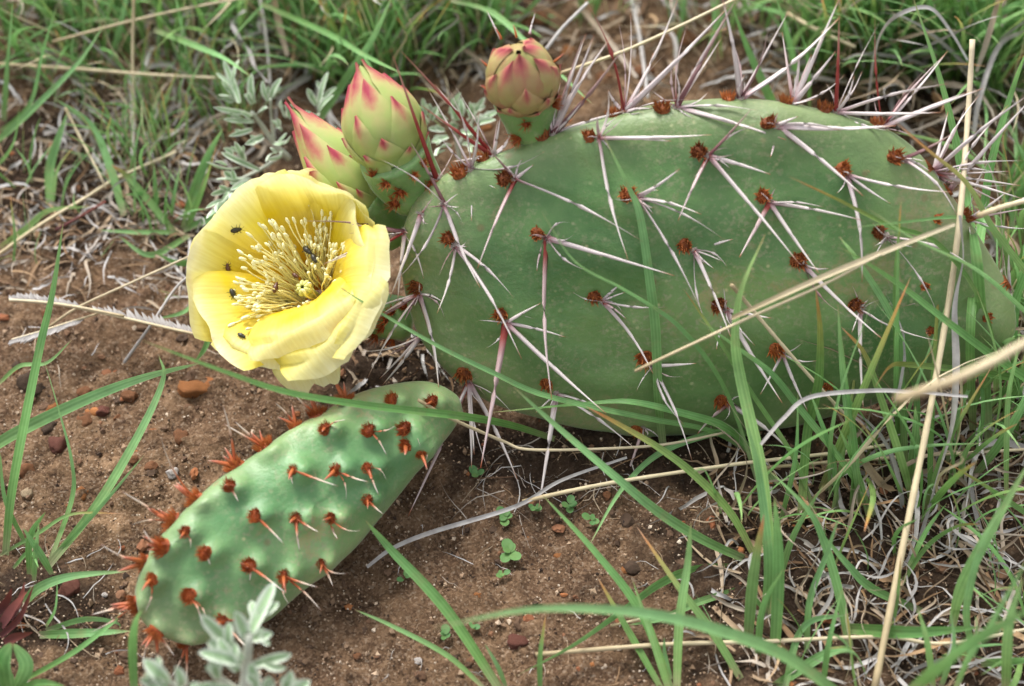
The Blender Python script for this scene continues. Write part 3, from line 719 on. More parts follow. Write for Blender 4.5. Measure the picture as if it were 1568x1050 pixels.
# (tip x, tip y, height against the rim, width px, notch, fold back)
PET = [
 (428, 263, -0.50, 105, .05, 0), (347, 306, -0.05, 160, .06, 0), (287, 414, -0.05, 165, .05, 0), (316, 503, -0.35, 160, .05, .4), (404, 566, -0.75, 160, .04, .7),
 (487, 599, -1.3, 92, .10, 1.0), (546, 536, -0.7, 170, .06, 1.0), (587, 455, -0.55, 175, .05, .85), (560, 372, -0.3, 140, .06, .4), (517, 287, -0.2, 125, .06, .1),
 (468, 275, 0.1, 160, .0, 0), (478, 528, -0.45, 150, .02, 1.0),
]
PBV = []
for pi, (tx, ty, dh, wpx, offs, fb) in enumerate(PET):
    tip = at_plane(tx, ty, FO + FAX * dh, FAX)
    rad = tip - FO; rad -= FAX * rad.dot(FAX); rl = rad.length; rad.normalize()
    side = FAX.cross(rad).normalized()
    inner = pi >= 10
    b0 = FB + rad * (0.32 if inner else 0.42)
    hgt = (tip - b0).dot(FAX)
    m1 = FB + rad * (rl * (0.64 - 0.32 * fb)) + FAX * (hgt * 0.28 + 1.0 * fb)
    m2 = FB + rad * (rl * (0.95 - 0.20 * fb)) + FAX * (hgt * 0.76 + 0.85 * fb)
    curve = spline([b0, m1, m2, tip], 22)
    W2 = wpx * 0.0165 * 0.5
    r = random.Random(pi * 7 + 2); ph = r.uniform(0, 6); ph2 = r.uniform(0, 6)
    vs, tt, ee, fs = [], [], [], []; A = 20
    Tn = tangents(curve)
    for j, p in enumerate(curve):
        v = j / 22
        nrm = side.cross(Tn[j]).normalized()
        if nrm.dot(rad) < 0: nrm = -nrm
        w = W2 * (0.26 + 0.98 * math.sin(min(1, v * 1.12) * math.pi / 2) ** 1.2)
        for i in range(A + 1):
            s = -1 + 2 * i / A
            tipshape = 1 + 0.035 * noise.noise(Vector((s * 6, pi * 3.3, 0))) - 0.26 * abs(s) ** 3.2 - 0.05 * math.exp(-(s / 0.16) ** 2) * (1 if offs else -0.3) + 0.025 * math.sin(5 * s + ph) + 0.012 * math.sin(13 * s + ph2)
            vv = v * tipshape
            k = vv * 22; k0 = min(int(k), 21); pp = curve[k0].lerp(curve[k0 + 1], k - k0)
            cup = -0.42 * W2 * s * s * (0.35 + 0.65 * (1 - v)) * (1.0 - 0.6 * fb)
            wave = (0.055 * math.sin(5 * s + ph) + 0.03 * math.sin(11 * s + ph2 + v * 4)) * v ** 2 + 0.16 * noise.noise(Vector((s * 1.3, v * 1.8, pi * 1.7))) + 0.03 * noise.noise(Vector((s * 4.5, v * 6, pi)))
            vs.append(pp + side * (s * w) + nrm * (cup + wave + 0.02 * offs)); tt.append(v * tipshape); ee.append(max(abs(s), v) ** 1.5)
    for j in range(22):
        for i in range(A): fs.append((j * (A + 1) + i, j * (A + 1) + i + 1, (j + 1) * (A + 1) + i + 1, (j + 1) * (A + 1) + i))
    world_mesh('petal', vs, fs, M['petal'], flower, b0, {'t': tt, 'edge': ee, 's': [-1 + 2 * (i % (A + 1)) / A for i in range(len(vs))]})
    PBV.append((vs, fs))
allv, allf = [], []
for vs, fs in PBV:
    o = len(allv); allv += vs; allf += [tuple(o + i for i in f) for f in fs]
BV_FL = BVHTree.FromPolygons(allv, allf)
# stamens
def stamen_data(seed):
    r = random.Random(seed); b = Bag(); bend = r.uniform(-.34, .34)
    pts = [Vector((bend * math.sin(u / 6 * 2.2), 0.06 * math.sin(u * 0.9 + seed), u / 6)) for u in range(7)]
    vs, fs, tt = tube(pts, [0.019] * 7, 4); b.add(vs, fs, tt, 0)
    d = Vector((r.uniform(-.8, .8), r.uniform(-.8, .8), 0.6)).normalized()
    fr = frame_of(d); c = pts[-1]
    av = [c + fr @ Vector((math.cos(a) * q * 0.042, math.sin(a) * q * 0.042, h)) for h, q in ((-.06, .4), (-.02, 1), (.03, 1), (.07, .3)) for a in (0, 1.05, 2.1, 3.14, 4.19, 5.24)]
    af = [(j * 6 + i, j * 6 + (i + 1) % 6, j * 6 + 6 + (i + 1) % 6, j * 6 + 6 + i) for j in range(3) for i in range(6)] + [tuple(range(6))[::-1], tuple(range(18, 24))]
    b.add(av, af, None, 1)
    return meshdata('stamen', b.v, b.f, [M['filament'], M['anther']], {'t': b.t}, True, b.m)
STD = [stamen_data(s) for s in range(8)]
ffr = frame_of(FAX)
for i in range(290):
    a = R.uniform(0, 6.283); q = math.sqrt(R.uniform(0.05, 1.0))
    base = FB + FAX * (0.1 + 0.35 * q) + ffr @ Vector((math.cos(a), math.sin(a), 0)) * (0.22 + 0.30 * q)
    sp = 0.15 + 0.85 * q
    d = (FAX + ffr @ Vector((math.cos(a + R.uniform(-.3, .3)), math.sin(a + R.uniform(-.3, .3)), 0)) * sp + Vector((R.gauss(0, .2), R.gauss(0, .2), R.gauss(0, .2)))).normalized()
    L = R.uniform(1.0, 2.1)
    place('stamen', R.choice(STD), flower, base, frame_of(d) @ Matrix.Rotation(R.uniform(0, 6.3), 3, 'Z'), (1.0, 1.0, L))
# style with its lobed stigma
b = Bag(); sdirn = (FAX * 1.0 + RGT * 0.10 - UPV * 0.05).normalized()
pts = [FB + sdirn * (1.15 * u / 5) for u in range(6)]
vs, fs, tt = tube(pts, [0.13, 0.15, 0.15, 0.14, 0.15, 0.17], 10); b.add(vs, fs)
sf = frame_of(sdirn)
for k in range(8):
    a = k / 8 * 6.283
    o = sf @ Vector((math.cos(a), math.sin(a), 0))
    vs, fs, tt = tube([pts[-1] - sdirn * 0.08 + o * 0.05, pts[-1] + sdirn * 0.10 + o * 0.13, pts[-1] + sdirn * 0.24 + o * 0.17, pts[-1] + sdirn * 0.34 + o * 0.10, pts[-1] + sdirn * 0.36 + o * 0.05], [0.05, 0.065, 0.065, 0.05, 0.02], 7); b.add(vs, fs)
world_mesh('style', b.v, b.f, M['stigma'], flower, pts[0])

# ---------------------------------------------------------------- little beetles in the flower
def beetle_data(m):
    b = Bag()
    pts = [Vector((x, 0, 0.16)) for x in (-.5, -.46, -.3, -.05, .15, .22, .30, .36, .42, .48, .5)]
    rad = [0.02, .12, .21, .25, .22, .16, .19, .15, .12, .09, .02]
    vs, fs, tt = tube(pts, rad, 10)
    vs = [Vector((v.x, v.y * (1 - .04 * (abs(v.y) < .02)), v.z)) for v in vs]; b.add(vs, fs)
    for s in (-1, 1):
        for x, dx in ((-.15, -.2), (.1, .02), (.27, .2)):
            vs, fs, tt = tube([Vector((x, s * .15, .12)), Vector((x + dx * .5, s * .33, .2)), Vector((x + dx, s * .45, 0))], [.03, .025, .012], 4); b.add(vs, fs)
        vs, fs, tt = tube([Vector((.46, s * .05, .2)), Vector((.62, s * .14, .28)), Vector((.74, s * .22, .26))], [.015, .013, .01], 4); b.add(vs, fs)
    return meshdata('beetle', b.v, b.f, m)
BD = {'k': beetle_data(M['beetle']), 'b': beetle_data(M['beetle_brown'])}
for x, y, ang, size, k, lab in ((361,351,0.1,.30,'k','black beetle on the petal at upper left of the flower, largest of the specks'),
    (348,410,1.9,.27,'b','brown beetle on the left petal between two darker beetles'),
    (356,450,-1.1,.29,'k','slim dark beetle on the left petal nearest the stamens'),
    (472,384,-.7,.32,'k','dark beetle deep among the upper stamens'),
    (423,441,1.4,.30,'b','brown beetle clinging to the middle stamens'),
    (482,396,-1.0,.30,'k','dark beetle right beside the one deep in the upper stamens'),
    (370,515,-.7,.24,'k','dark speck of a beetle on the lower outer petal'),
    (453,422,-.6,.22,'b','small brown beetle by the pale green stigma')):
    p, nm = hit(BV_FL, x, y, FO, FAX)
    if lab.find('stamens') >= 0 and 'petal' not in lab or 'stigma' in lab:
        p = FB + FAX * 1.5; p = at_plane(x, y, p, FAX); nm = FAX
    t1 = (RGT * math.cos(ang) + UPV * math.sin(ang)); t1 = (t1 - nm * t1.dot(nm)).normalized()
    rot = Matrix((t1, nm.cross(t1), nm)).transposed()
    o = place('beetle', BD[k], None, p, rot, size)
    tag(o, lab, 'beetle', 'tiny beetles in the flower')

# ---------------------------------------------------------------- grasses
def H(dx=0.0, dy=0.0):
    return Vector((dx, -0.6 + dy, 0.8)).normalized()
def pad_clear(x, y, z, off=0.6):
    """Height that keeps a blade in front of the old pad at this sight line."""
    p, nm = None, None
    d = ray(x, y).normalized(); loc, n_, i, dist = BV_MAIN.ray_cast(CAM, d)
    loc2, n2, i2, d2 = BV_Y.ray_cast(CAM, d)
    zz = z
    for l in (loc, loc2):
        if l is not None:
            if z < l.z + off: zz = max(zz, l.z + off)
    return zz
def traced(parent, name, pts, width, mk='grass', clear=True, hint=None, twist=0.0, n=18, profl=None, off=0.6):
    """A blade through photo pixels (x, y, height in cm)."""
    P = [at_z(x, y, pad_clear(x, y, z, off) if clear else z) for x, y, z in pts]
    c = spline(P, n)
    wcm = width * 0.0170
    vs, fs, tt = ribbon(c, wcm, hint or H(R.uniform(-.5, .5), R.uniform(-.3, .3)), twist, profl)
    return world_mesh(name, vs, fs, M[mk], parent, c[0], {'t': tt, 's': [0.0, 0.5, 1.0] * (len(vs) // 3)})
def straw(parent, name, pts, width, mk='straw', clear=True, n=20, off=0.6, taper=0.75, wob=0.0):
    P = [at_z(x, y, pad_clear(x, y, z, off) if clear else z) for x, y, z in pts]
    c = spline(P, n); r0 = width * 0.0170 * 0.5
    if wob: c = [p + Vector((noise.noise(p * .8), noise.noise(p * .8 + Vector((9, 0, 0))), noise.noise(p * .8 + Vector((0, 9, 0))))) * wob for p in c]
    rads = [r0 * (1 - (1 - taper) * i / n) * (1 + 0.07 * math.sin(i * 2.1)) for i in range(n + 1)]
    vs, fs, tt = tube(c, rads, 7)
    return world_mesh(name, vs, fs, M[mk], parent, c[0], {'t': tt})

# blade prototypes of unit length for the tufts
def proto(mk, curve_fn, w, twist=0.0, n=9):
    pts = [curve_fn(i / n) for i in range(n + 1)]
    vs, fs, tt = ribbon(pts, w, Vector((0.95, 0.05, 0.3)) if mk in ('grass', 'grass_tip') else Vector((0.4, 0.2, 0.9)), twist)
    return meshdata('blade', vs, fs, M[mk], {'t': tt, 's': [0.0, 0.5, 1.0] * (len(vs) // 3)})
pr = random.Random(21)
GREEN, DEADP, CURL = [], [], []
for k in range(14):
    bend = pr.uniform(0.05, 0.7); kink = pr.uniform(-.06, .06); w = pr.uniform(0.014, 0.036)
    fn = lambda u, bend=bend, kink=kink: Vector((bend * u * u * 0.75, kink * math.sin(u * 4), u * (1 - 0.38 * bend * u)))
    GREEN.append(proto('grass' if k % 4 else 'grass_tip', fn, w, pr.uniform(-1.2, 1.2)))
for k in range(12):
    bend = pr.uniform(0.7, 1.6); w = pr.uniform(0.022, 0.06); dr = pr.uniform(.1, .5)
    fn = lambda u, bend=bend, dr=dr: Vector((0.25 * u + bend * u * u * 0.5, 0.12 * math.sin(u * 5 + bend * 9), max(0.015, 0.75 * u - dr * 1.5 * u * u)))
    DEADP.append(proto('grey' if k % 3 == 0 else 'dead', fn, w, pr.uniform(-3, 3)))
for k in range(10):
    t0, t1 = pr.uniform(2, 6), pr.uniform(0, 6); am = pr.uniform(.06, .28); w = pr.uniform(0.014, 0.036)
    fn = lambda u, t0=t0, t1=t1, am=am: Vector((u, am * math.sin(u * t0 + t1) - am * math.sin(t1), 0.03 + 0.10 * abs(math.sin(u * t0 * 1.2 + t1))))
    CURL.append(proto('grey' if k % 2 else 'dead', fn, w, pr.uniform(-5, 5), 12))
STRAWP = []
for k in range(8):
    bend = pr.uniform(0.05, 0.6); kk = pr.uniform(-.08, .08); w = pr.uniform(0.009, 0.02)
    fn = lambda u, bend=bend, kk=kk: Vector((bend * u * u * 0.7, kk * math.sin(u * 6), u * (1 - 0.3 * bend * u)))
    STRAWP.append(proto(('straw', 'dead', 'grey')[k % 3], fn, w, pr.uniform(-2, 2)))
def clear_of_cactus(base, rz, L):
    """True where a blade of this length and heading keeps clear of the pads."""
    for u in (0.25, 0.5, 0.75, 1.0):
        q = base + Vector((math.cos(rz) * L * 0.35 * u * u, math.sin(rz) * L * 0.35 * u * u, L * u * 0.85))
        for bv in (BV_MAIN, BV_Y):
            l, n_, i, d = bv.find_nearest(q)
            if d is not None and d < 0.35: return False
    return True
def tuft(px, py, label, ng, nd_, ltop, spread=1.0, lean=0.30, head=None, wide=1.0, llow=0.55, name='grass_tuft', group='grass tufts around the cactus', tilt=None):
    base = on_ground(px, py)
    t = empty(name, base, label, 'grass', group)
    for i in range(ng):
        a, q = R.uniform(0, 6.283), math.sqrt(R.random()) * spread
        b = base + Vector((math.cos(a) * q, math.sin(a) * q, 0)); b.z = ground_z(b.x, b.y) - 0.05
        L = ltop * R.uniform(llow, 1.0)
        for _ in range(6):
            rz = R.uniform(0, 6.283) if head is None else R.gauss(head, 0.8)
            if clear_of_cactus(b, rz, L): break
        else: continue
        tl = abs(R.gauss(0, lean)) if tilt is None else R.gauss(tilt, lean)
        rot = Matrix.Rotation(rz, 3, 'Z') @ Matrix.Rotation(tl, 3, 'Y') @ Matrix.Rotation(R.uniform(-.4, .4), 3, 'Z')
        place('blade', R.choice(GREEN), t, b, rot, (L * wide, L * wide, L) if wide != 1 else L)
    for i in range(int(ng * .35)):
        a, q = R.uniform(0, 6.283), math.sqrt(R.random()) * spread
        b = base + Vector((math.cos(a) * q, math.sin(a) * q, 0)); b.z = ground_z(b.x, b.y) - 0.05
        L = ltop * R.uniform(.5, 1.05); rz = R.uniform(0, 6.283)
        if clear_of_cactus(b, rz, L): place('dead_blade', R.choice(STRAWP), t, b, Matrix.Rotation(rz, 3, 'Z') @ Matrix.Rotation(abs(R.gauss(0, .5)), 3, 'Y'), L)
    for i in range(nd_):
        a, q = R.uniform(0, 6.283), math.sqrt(R.random()) * spread * 1.5
        b = base + Vector((math.cos(a) * q, math.sin(a) * q, 0)); b.z = ground_z(b.x, b.y)
        L = ltop * R.uniform(0.3, 0.8)
        rz = a + R.gauss(0, .7)
        rot = Matrix.Rotation(rz, 3, 'Z') @ Matrix.Rotation(R.uniform(-.5, .4), 3, 'Y')
        place('dead_blade', R.choice(DEADP + CURL[:3]), t, b, rot, L * R.uniform(.7, 1.1))
    return t
def bl(parent, pts, w, z0=0.1, z1=4.0, mk='grass', clear=True, twist=None, label=None, hint=None, ease=1.0, off=0.6, prof_=None, name=None):
    n = len(pts)
    P = [(x, y, z0 + (z1 - z0) * (i / (n - 1)) ** ease) for i, (x, y) in enumerate(pts)]
    o = traced(parent, name or ('blade' if parent is not None else 'grass_shoot'), P, w, mk, clear, hint, R.uniform(-.9, .9) if twist is None else twist, 10 + 3 * n, prof_, off)
    if label: tag(o, label, 'grass')
    return o
def st(pts, w, z0, z1, label, mk='straw', clear=True, off=0.6, name='dry_stalk', wob=0.0, ribbonlike=False, twist=0.0):
    n = len(pts)
    P = [(p[0], p[1], p[2] if len(p) > 2 else z0 + (z1 - z0) * i / (n - 1)) for i, p in enumerate(pts)]
    if ribbonlike:
        o = traced(None, name, P, w, mk, clear, None, twist, 14 + 4 * n, lambda u: 0.55 + 0.45 * math.sin(math.pi * min(1, u * 0.9 + 0.12)) , off)
    else:
        o = straw(None, name, P, w * .78, mk, clear, 12 + 4 * n, off, 0.75, wob)
    return tag(o, label, 'dry grass')
GRP = 'grass tufts around the cactus'
# --- grass at the bottom left
g1 = empty('grass_tuft', on_ground(72, 868), 'small loose green grass tuft at the bottom left beside the young pad', 'grass', GRP)
for pts, w, z1, mk in (([(75,865),(150,770),(215,660),(250,580),(243,543)], 15, 4.5, 'grass'), ([(76,860),(110,764),(110,707),(91,631),(65,544)], 10, 4.0, 'grass'),
    ([(40,835),(8,765),(0,690)], 9, 2.5, 'grass'), ([(45,880),(46,822),(70,783)], 11, 2.0, 'grass'), ([(80,880),(60,845),(35,808)], 13, 1.4, 'grass'), ([(78,856),(150,780),(222,695)], 7, 2.6, 'grass'),
    ([(70,965),(130,948),(178,953),(184,966)], 9, .8, 'grass'), ([(60,972),(130,969),(200,966)], 14, .5, 'grass'), ([(35,925),(60,900),(110,882),(197,874)], 15, 1.0, 'grass'),
    ([(0,850),(60,815),(110,787),(190,786)], 6, 1.4, 'grass_tip'), ([(52,890),(55,840),(60,800)], 8, 1.6, 'grass'), ([(70,960),(85,930),(88,880)], 7, 1.2, 'grass'), ([(20,870),(45,845),(60,870)], 6, .8, 'grass')):
    bl(g1, pts, w, 0.1, z1, mk)
bl(None, [(8,850),(20,740),(58,545),(80,450),(97,340)], 14, .1, 6, label='long upright green blade crossing bare soil left of the flower', twist=.3)
bl(None, [(-40,705),(20,665),(130,612),(220,578),(310,555)], 19, .6, 3.6, label='broad green blade slanting in from the left edge below the seed head', twist=.4)
bl(None, [(-5,590),(30,560),(72,555),(110,520)], 7, .3, 1.5, label='thin short green blade low at the left edge over soil')
bl(None, [(20,1050),(110,1000),(170,955),(186,938)], 8, .2, 1.6, label='thin blade curving up to the tip of the young pad')
bl(None, [(206,1070),(203,990),(208,950),(218,932)], 13, 1.2, 4.6, label='narrow blade standing in front of the young pad tip')
bl(None, [(850,672),(780,650),(700,636),(560,620),(440,600),(340,567),(215,520)], 12, .2, 7.5, label='blurred green blade passing under the yellow flower', twist=.2, off=.8)
bl(None, [(765,1055),(683,933),(600,843),(560,797)], 17, .1, 2.6, label='wide green blade leaning from the bottom edge towards the young pad', twist=.2)
bl(None, [(740,1052),(683,1002),(600,958),(543,933)], 8, .1, 1.3, label='thin green blade lying on the soil below the young pad')
bl(None, [(827,1060),(827,1004),(836,938)], 8, .1, 1.6, 'grass_tip', label='short thin blade with an orange tip at the bottom edge')
bl(None, [(775,1052),(762,1020),(742,985)], 7, .1, 1.2, label='short thin sprig of grass at the bottom beside the wide leaning blade')
# --- clump at the lower right of centre
g2 = empty('grass_tuft', on_ground(1172, 975), 'large green grass clump in front of the old pad right of bottom centre', 'grass', GRP)
for pts, w, z1, mk in (([(1185,960),(1178,850),(1165,720),(1133,574),(1126,510),(1136,440),(1172,358)], 19, 8, 'grass'), ([(1145,985),(1154,879),(1170,787)], 17, 4, 'grass_tip'), ([(1186,1010),(1192,863),(1186,760)], 18, 4.5, 'grass'),
    ([(1170,950),(1177,860),(1162,726),(1142,640)], 15, 5, 'grass'), ([(1160,860),(1120,787),(1067,730),(1013,688),(949,650),(897,622)], 13, 4.2, 'grass_tip'), ([(1155,862),(1082,829),(1013,787),(952,738),(850,650),(786,592)], 15, 4.8, 'grass'),
    ([(1140,868),(1067,872),(1013,892),(952,936),(876,989),(790,1035)], 15, 1.0, 'grass'), ([(1160,895),(1074,920),(1013,947),(960,957)], 11, .7, 'grass'), ([(1210,770),(1149,690),(1109,653),(1044,632),(968,615),(903,617),(745,632)], 13, 2.6, 'grass'),
    ([(1160,700),(1090,660),(990,640),(837,606),(754,570),(670,529),(573,473),(512,434)], 9, 6.0, 'grass'), ([(1165,668),(1105,661),(1013,692),(952,749),(901,837)], 11, .8, 'grass'), ([(1195,800),(1218,700),(1222,600)], 10, 4, 'grass'),
    ([(1190,900),(1215,820),(1262,740)], 12, 2.6, 'grass'), ([(1175,940),(1150,900),(1162,842)], 9, 2.6, 'grass'), ([(1160,1010),(1168,930),(1200,870)], 12, 3, 'grass')):
    bl(g2, pts, w, 0.1, z1, mk)
g3 = empty('grass_tuft', on_ground(1045, 1065), 'sparse fan of thin green blades rising from the bottom edge', 'grass', GRP)
for pts, w, z1, mk in (([(1029,1060),(983,940),(914,848),(830,757)], 13, 2.6, 'grass'), ([(1025,1060),(998,974),(968,886)], 11, 1.8, 'grass'), ([(1017,1062),(971,981),(945,936),(914,882)], 11, 1.4, 'grass_tip'),
    ([(1135,1040),(1090,966),(1036,894),(975,806)], 13, 2.2, 'grass_tip'), ([(1036,1060),(1040,955),(1053,863),(1058,799)], 14, 3.4, 'grass'), ([(1028,1040),(1018,1000),(1017,975)], 6, .9, 'grass')):
    bl(g3, pts, w, 0.1, z1, mk)
bl(None, [(1350,1130),(1280,1060),(1200,1003),(1105,966),(1013,943),(914,932),(800,934),(660,962)], 17, .5, 7.0, 'grass', ease=.6, label='blurred pale blade arching over the soil near the bottom edge', twist=.2, clear=False)
bl(None, [(1016,690),(1008,610),(1004,508),(995,430),(980,330),(962,285),(923,205)], 15, .2, 9, label='flat upright blade crossing the middle of the old pad', twist=.3, off=.35)
bl(None, [(1160,740),(1125,630),(1090,560),(1040,500),(1000,470),(950,440),(880,400),(830,325)], 7, .1, 8.5, label='thin blade slanting over the pad left of the flat upright blade', off=.4)
# --- blades in front of the right half of the pad
g4 = empty('grass_tuft', on_ground(1300, 775), 'upright green grass tuft standing against the lower right of the old pad', 'grass', GRP)
for pts, w, z1, mk in (([(1226,800),(1236,665),(1253,587),(1256,510),(1249,440)], 16, 6, 'grass_tip'), ([(1318,775),(1311,720),(1295,607),(1288,542),(1283,465)], 12, 5.5, 'grass'), ([(1305,778),(1310,700),(1298,600),(1290,520)], 15, 5, 'grass'),
    ([(1395,765),(1385,720),(1350,613),(1324,542),(1288,500)], 17, 5, 'grass_tip'), ([(1392,740),(1402,665),(1402,622)], 15, 3.4, 'grass'), ([(1388,735),(1379,574),(1369,493),(1314,400),(1285,362)], 12, 7.5, 'grass'),
    ([(1376,700),(1372,590),(1374,477),(1376,318)], 8, 8, 'grass'), ([(1405,720),(1402,594),(1379,516),(1362,480)], 12, 5, 'grass'), ([(1340,790),(1300,720),(1223,623),(1181,571),(1133,535),(1068,488)], 11, 5.5, 'grass'),
    ([(1330,790),(1318,740),(1300,690),(1282,650)], 11, 2.8, 'grass'), ([(1250,790),(1215,700),(1150,600),(1100,520),(1066,470),(1045,440)], 9, 6, 'grass_tip'), ([(1282,780),(1275,700),(1255,640),(1240,600)], 9, 4, 'grass')):
    bl(g4, pts, w, 0.1, z1, mk)
bl(None, [(1740,760),(1660,660),(1600,600),(1521,545),(1457,497),(1385,441),(1333,406),(1286,378)], 14, .1, 8, label='diagonal green blade crossing the right side of the old pad', twist=.3)
bl(None, [(1740,720),(1660,580),(1600,500),(1567,474),(1521,432),(1479,403),(1400,366),(1330,320)], 8, .1, 9, label='thin green blade above the diagonal one on the right of the pad')
bl(None, [(1700,700),(1650,620),(1600,585),(1547,577),(1489,568),(1392,558),(1363,561),(1340,592)], 13, .1, 5.0, 'grass_tip', label='bent blade with a dry yellow tip by the lower right of the pad')
bl(None, [(1541,760),(1541,700),(1544,607),(1557,542),(1562,500)], 11, .2, 6, label='single upright blade near the right edge below the pad')
bl(None, [(1580,640),(1570,480),(1545,380),(1500,340),(1460,332),(1380,340),(1296,349)], 7, .1, 8.6, label='thin yellow green blade lying level across the right of the pad')
bl(None, [(1540,640),(1510,480),(1440,376),(1360,344),(1280,304),(1208,270)], 8, .1, 9, 'grass_tip', label='short slanting blade with a tan tip over the upper right of the pad')
bl(None, [(1380,700),(1372,560),(1370,440),(1376,360),(1380,306)], 6, .1, 8.5, 'grass_tip', label='very thin short blade upright on the right of the pad')
bl(None, [(1515,690),(1508,560),(1496,400),(1480,300),(1460,200),(1436,108),(1396,-10)], 19, .1, 9.5, label='tallest broad green blade rising past the right end of the pad', twist=.3)
bl(None, [(1490,660),(1486,500),(1504,340),(1520,240),(1552,132),(1575,70)], 15, .1, 8, label='green blade leaning right from beside the pale upright straw')
bl(None, [(1700,640),(1650,520),(1600,450),(1568,412),(1520,348),(1480,280),(1424,232),(1368,184)], 11, .1, 10, 'grass_tip', label='slender blade slanting down over the upper right rim of the pad')
# --- lower right corner
g5 = empty('grass_tuft', on_ground(1500, 1040), 'blurred coarse green tuft in the bottom right corner', 'grass', GRP)
for pts, w, z0, z1 in (([(1393,1060),(1440,1020),(1492,981),(1590,925)], 24, 4, 8), ([(1461,1060),(1485,1005),(1511,966),(1580,845)], 22, 2, 7), ([(1457,966),(1473,898),(1518,810),(1580,700)], 19, .1, 6), ([(1294,962),(1397,968),(1503,960)], 20, .3, 2),
    ([(1500,1016),(1568,1010),(1600,1000)], 16, .3, 3), ([(1440,1055),(1460,990),(1455,930)], 15, .1, 3), ([(1430,1060),(1420,985),(1405,930)], 11, .1, 3.5), ([(1490,1000),(1480,930),(1505,830),(1540,770)], 14, .1, 6), ([(1540,1060),(1545,960),(1568,880)], 16, .1, 6)):
    bl(g5, pts, w, z0, z1)
g6 = empty('grass_tuft', on_ground(1300, 990), 'bent green blades tangled in grey straw right of the large clump', 'grass', GRP)
for pts, w, z1, mk in (([(1301,990),(1286,913),(1263,833),(1237,780),(1176,718)], 15, 3.6, 'grass'), ([(1412,936),(1336,901),(1297,863),(1256,814)], 13, 1.8, 'grass'), ([(1378,898),(1419,837),(1465,806),(1503,802)], 9, 2.0, 'grass_tip'), ([(1179,1055),(1267,1000),(1309,997)], 15, .8, 'grass'),
    ([(1260,1050),(1270,980),(1290,900)], 9, 2.4, 'grass'), ([(1235,1000),(1240,920),(1265,850),(1285,790)], 10, 3, 'grass'), ([(1200,1060),(1230,960),(1300,940)], 12, 1.2, 'grass'), ([(1390,870),(1420,810),(1450,770)], 9, 1.6, 'grass')):
    bl(g6, pts, w, 0.1, z1, mk)
bl(None, [(1600,800),(1568,783),(1511,745),(1442,703)], 9, 1.0, 2.6, 'grass_tip', label='thin blade slanting from the right edge over dark litter')
# --- traced blades of the upper left meadow
g7 = empty('grass_tuft', on_ground(20, 215), 'long arching green blades at the upper left edge', 'grass', GRP)
for pts, w, z1, mk in (([(-20,225),(10,203),(67,150),(120,95),(163,33)], 12, 4, 'grass'), ([(-5,205),(45,160),(65,80),(88,5)], 9, 4, 'grass'), ([(5,190),(12,90),(20,-10)], 16, 5, 'grass'), ([(-10,260),(20,220),(30,160)], 10, 2, 'grass')): bl(g7, pts, w, .1, z1, mk)
g8 = empty('grass_tuft', on_ground(77, 322), 'pair of green blades standing alone left of the dry straw line', 'grass', GRP)
for pts, w, z1, mk in (([(77,322),(76,260),(88,215),(104,170)], 17, 2.2, 'grass'), ([(80,320),(88,260),(115,222)], 7, 1.6, 'grass_tip'), ([(0,378),(40,350),(75,322),(140,316)], 11, .6, 'grass')): bl(g8, pts, w, .1, z1, mk)
g9 = empty('grass_tuft', on_ground(185, 330), 'green tuft with curved blades left of the silvery herb', 'grass', GRP)
for pts, w, z1, mk in (([(190,330),(170,260),(140,192),(80,148)], 16, 2.4, 'grass'), ([(270,360),(230,310),(195,270),(170,252)], 14, 1.4, 'grass_tip'), ([(250,345),(225,300),(190,298)], 10, 1, 'grass'), ([(240,330),(238,290),(236,250)], 9, 1.6, 'grass'), ([(262,330),(268,290),(277,252)], 9, 1.6, 'grass')): bl(g9, pts, w, .1, z1, mk)
g10 = empty('grass_tuft', on_ground(285, 350), 'bright green tuft touching the lower silvery leaves left of the flower', 'grass', GRP)
for pts, w, z1, mk in (([(282,350),(300,285),(320,235),(342,195)], 18, 2.4, 'grass'), ([(285,352),(310,290),(332,222)], 12, 2.2, 'grass_tip'), ([(280,352),(330,330),(350,310)], 13, 1.2, 'grass'), ([(275,355),(210,355),(150,352)], 9, .6, 'grass'), ([(290,360),(230,390),(180,360)], 11, .6, 'grass'), ([(300,400),(270,402),(235,385)], 12, .5, 'grass'), ([(300,460),(280,478),(240,488)], 8, .4, 'grass')): bl(g10, pts, w, .1, z1, mk)
bl(None, [(326,490),(315,530),(298,555)], 10, .8, .2, label='short green blade dropping to the soil under the left petals')
bl(None, [(236,45),(300,70),(345,90),(385,118)], 12, 2.4, 3.5, label='pale green blade bowed over the dead grass at upper left')
bl(None, [(690,0),(745,15),(800,58),(860,115),(908,160)], 9, 3, 4.0, label='bowed green blade passing just behind the round bud', clear=False)
bl(None, [(400,5),(500,50),(560,85),(615,112)], 11, 2.5, 4, label='pale blade slanting down towards the tallest bud from the top')
bl(None, [(478,200),(530,120),(570,60),(602,-10)], 15, .3, 5, label='long green blade rising to the top edge behind the tallest bud', clear=False)
g11 = empty('grass_tuft', on_ground(1190, 160), 'two broad green blades behind the highest rim of the pad', 'grass', GRP)
for pts, w, z1 in (([(1195,190),(1180,152),(1144,72),(1118,0)], 20, 5), ([(1228,150),(1216,96),(1200,32),(1186,-10)], 18, 6), ([(1240,170),(1235,80),(1210,10)], 9, 6)): bl(g11, pts, w, .2, z1, clear=False)

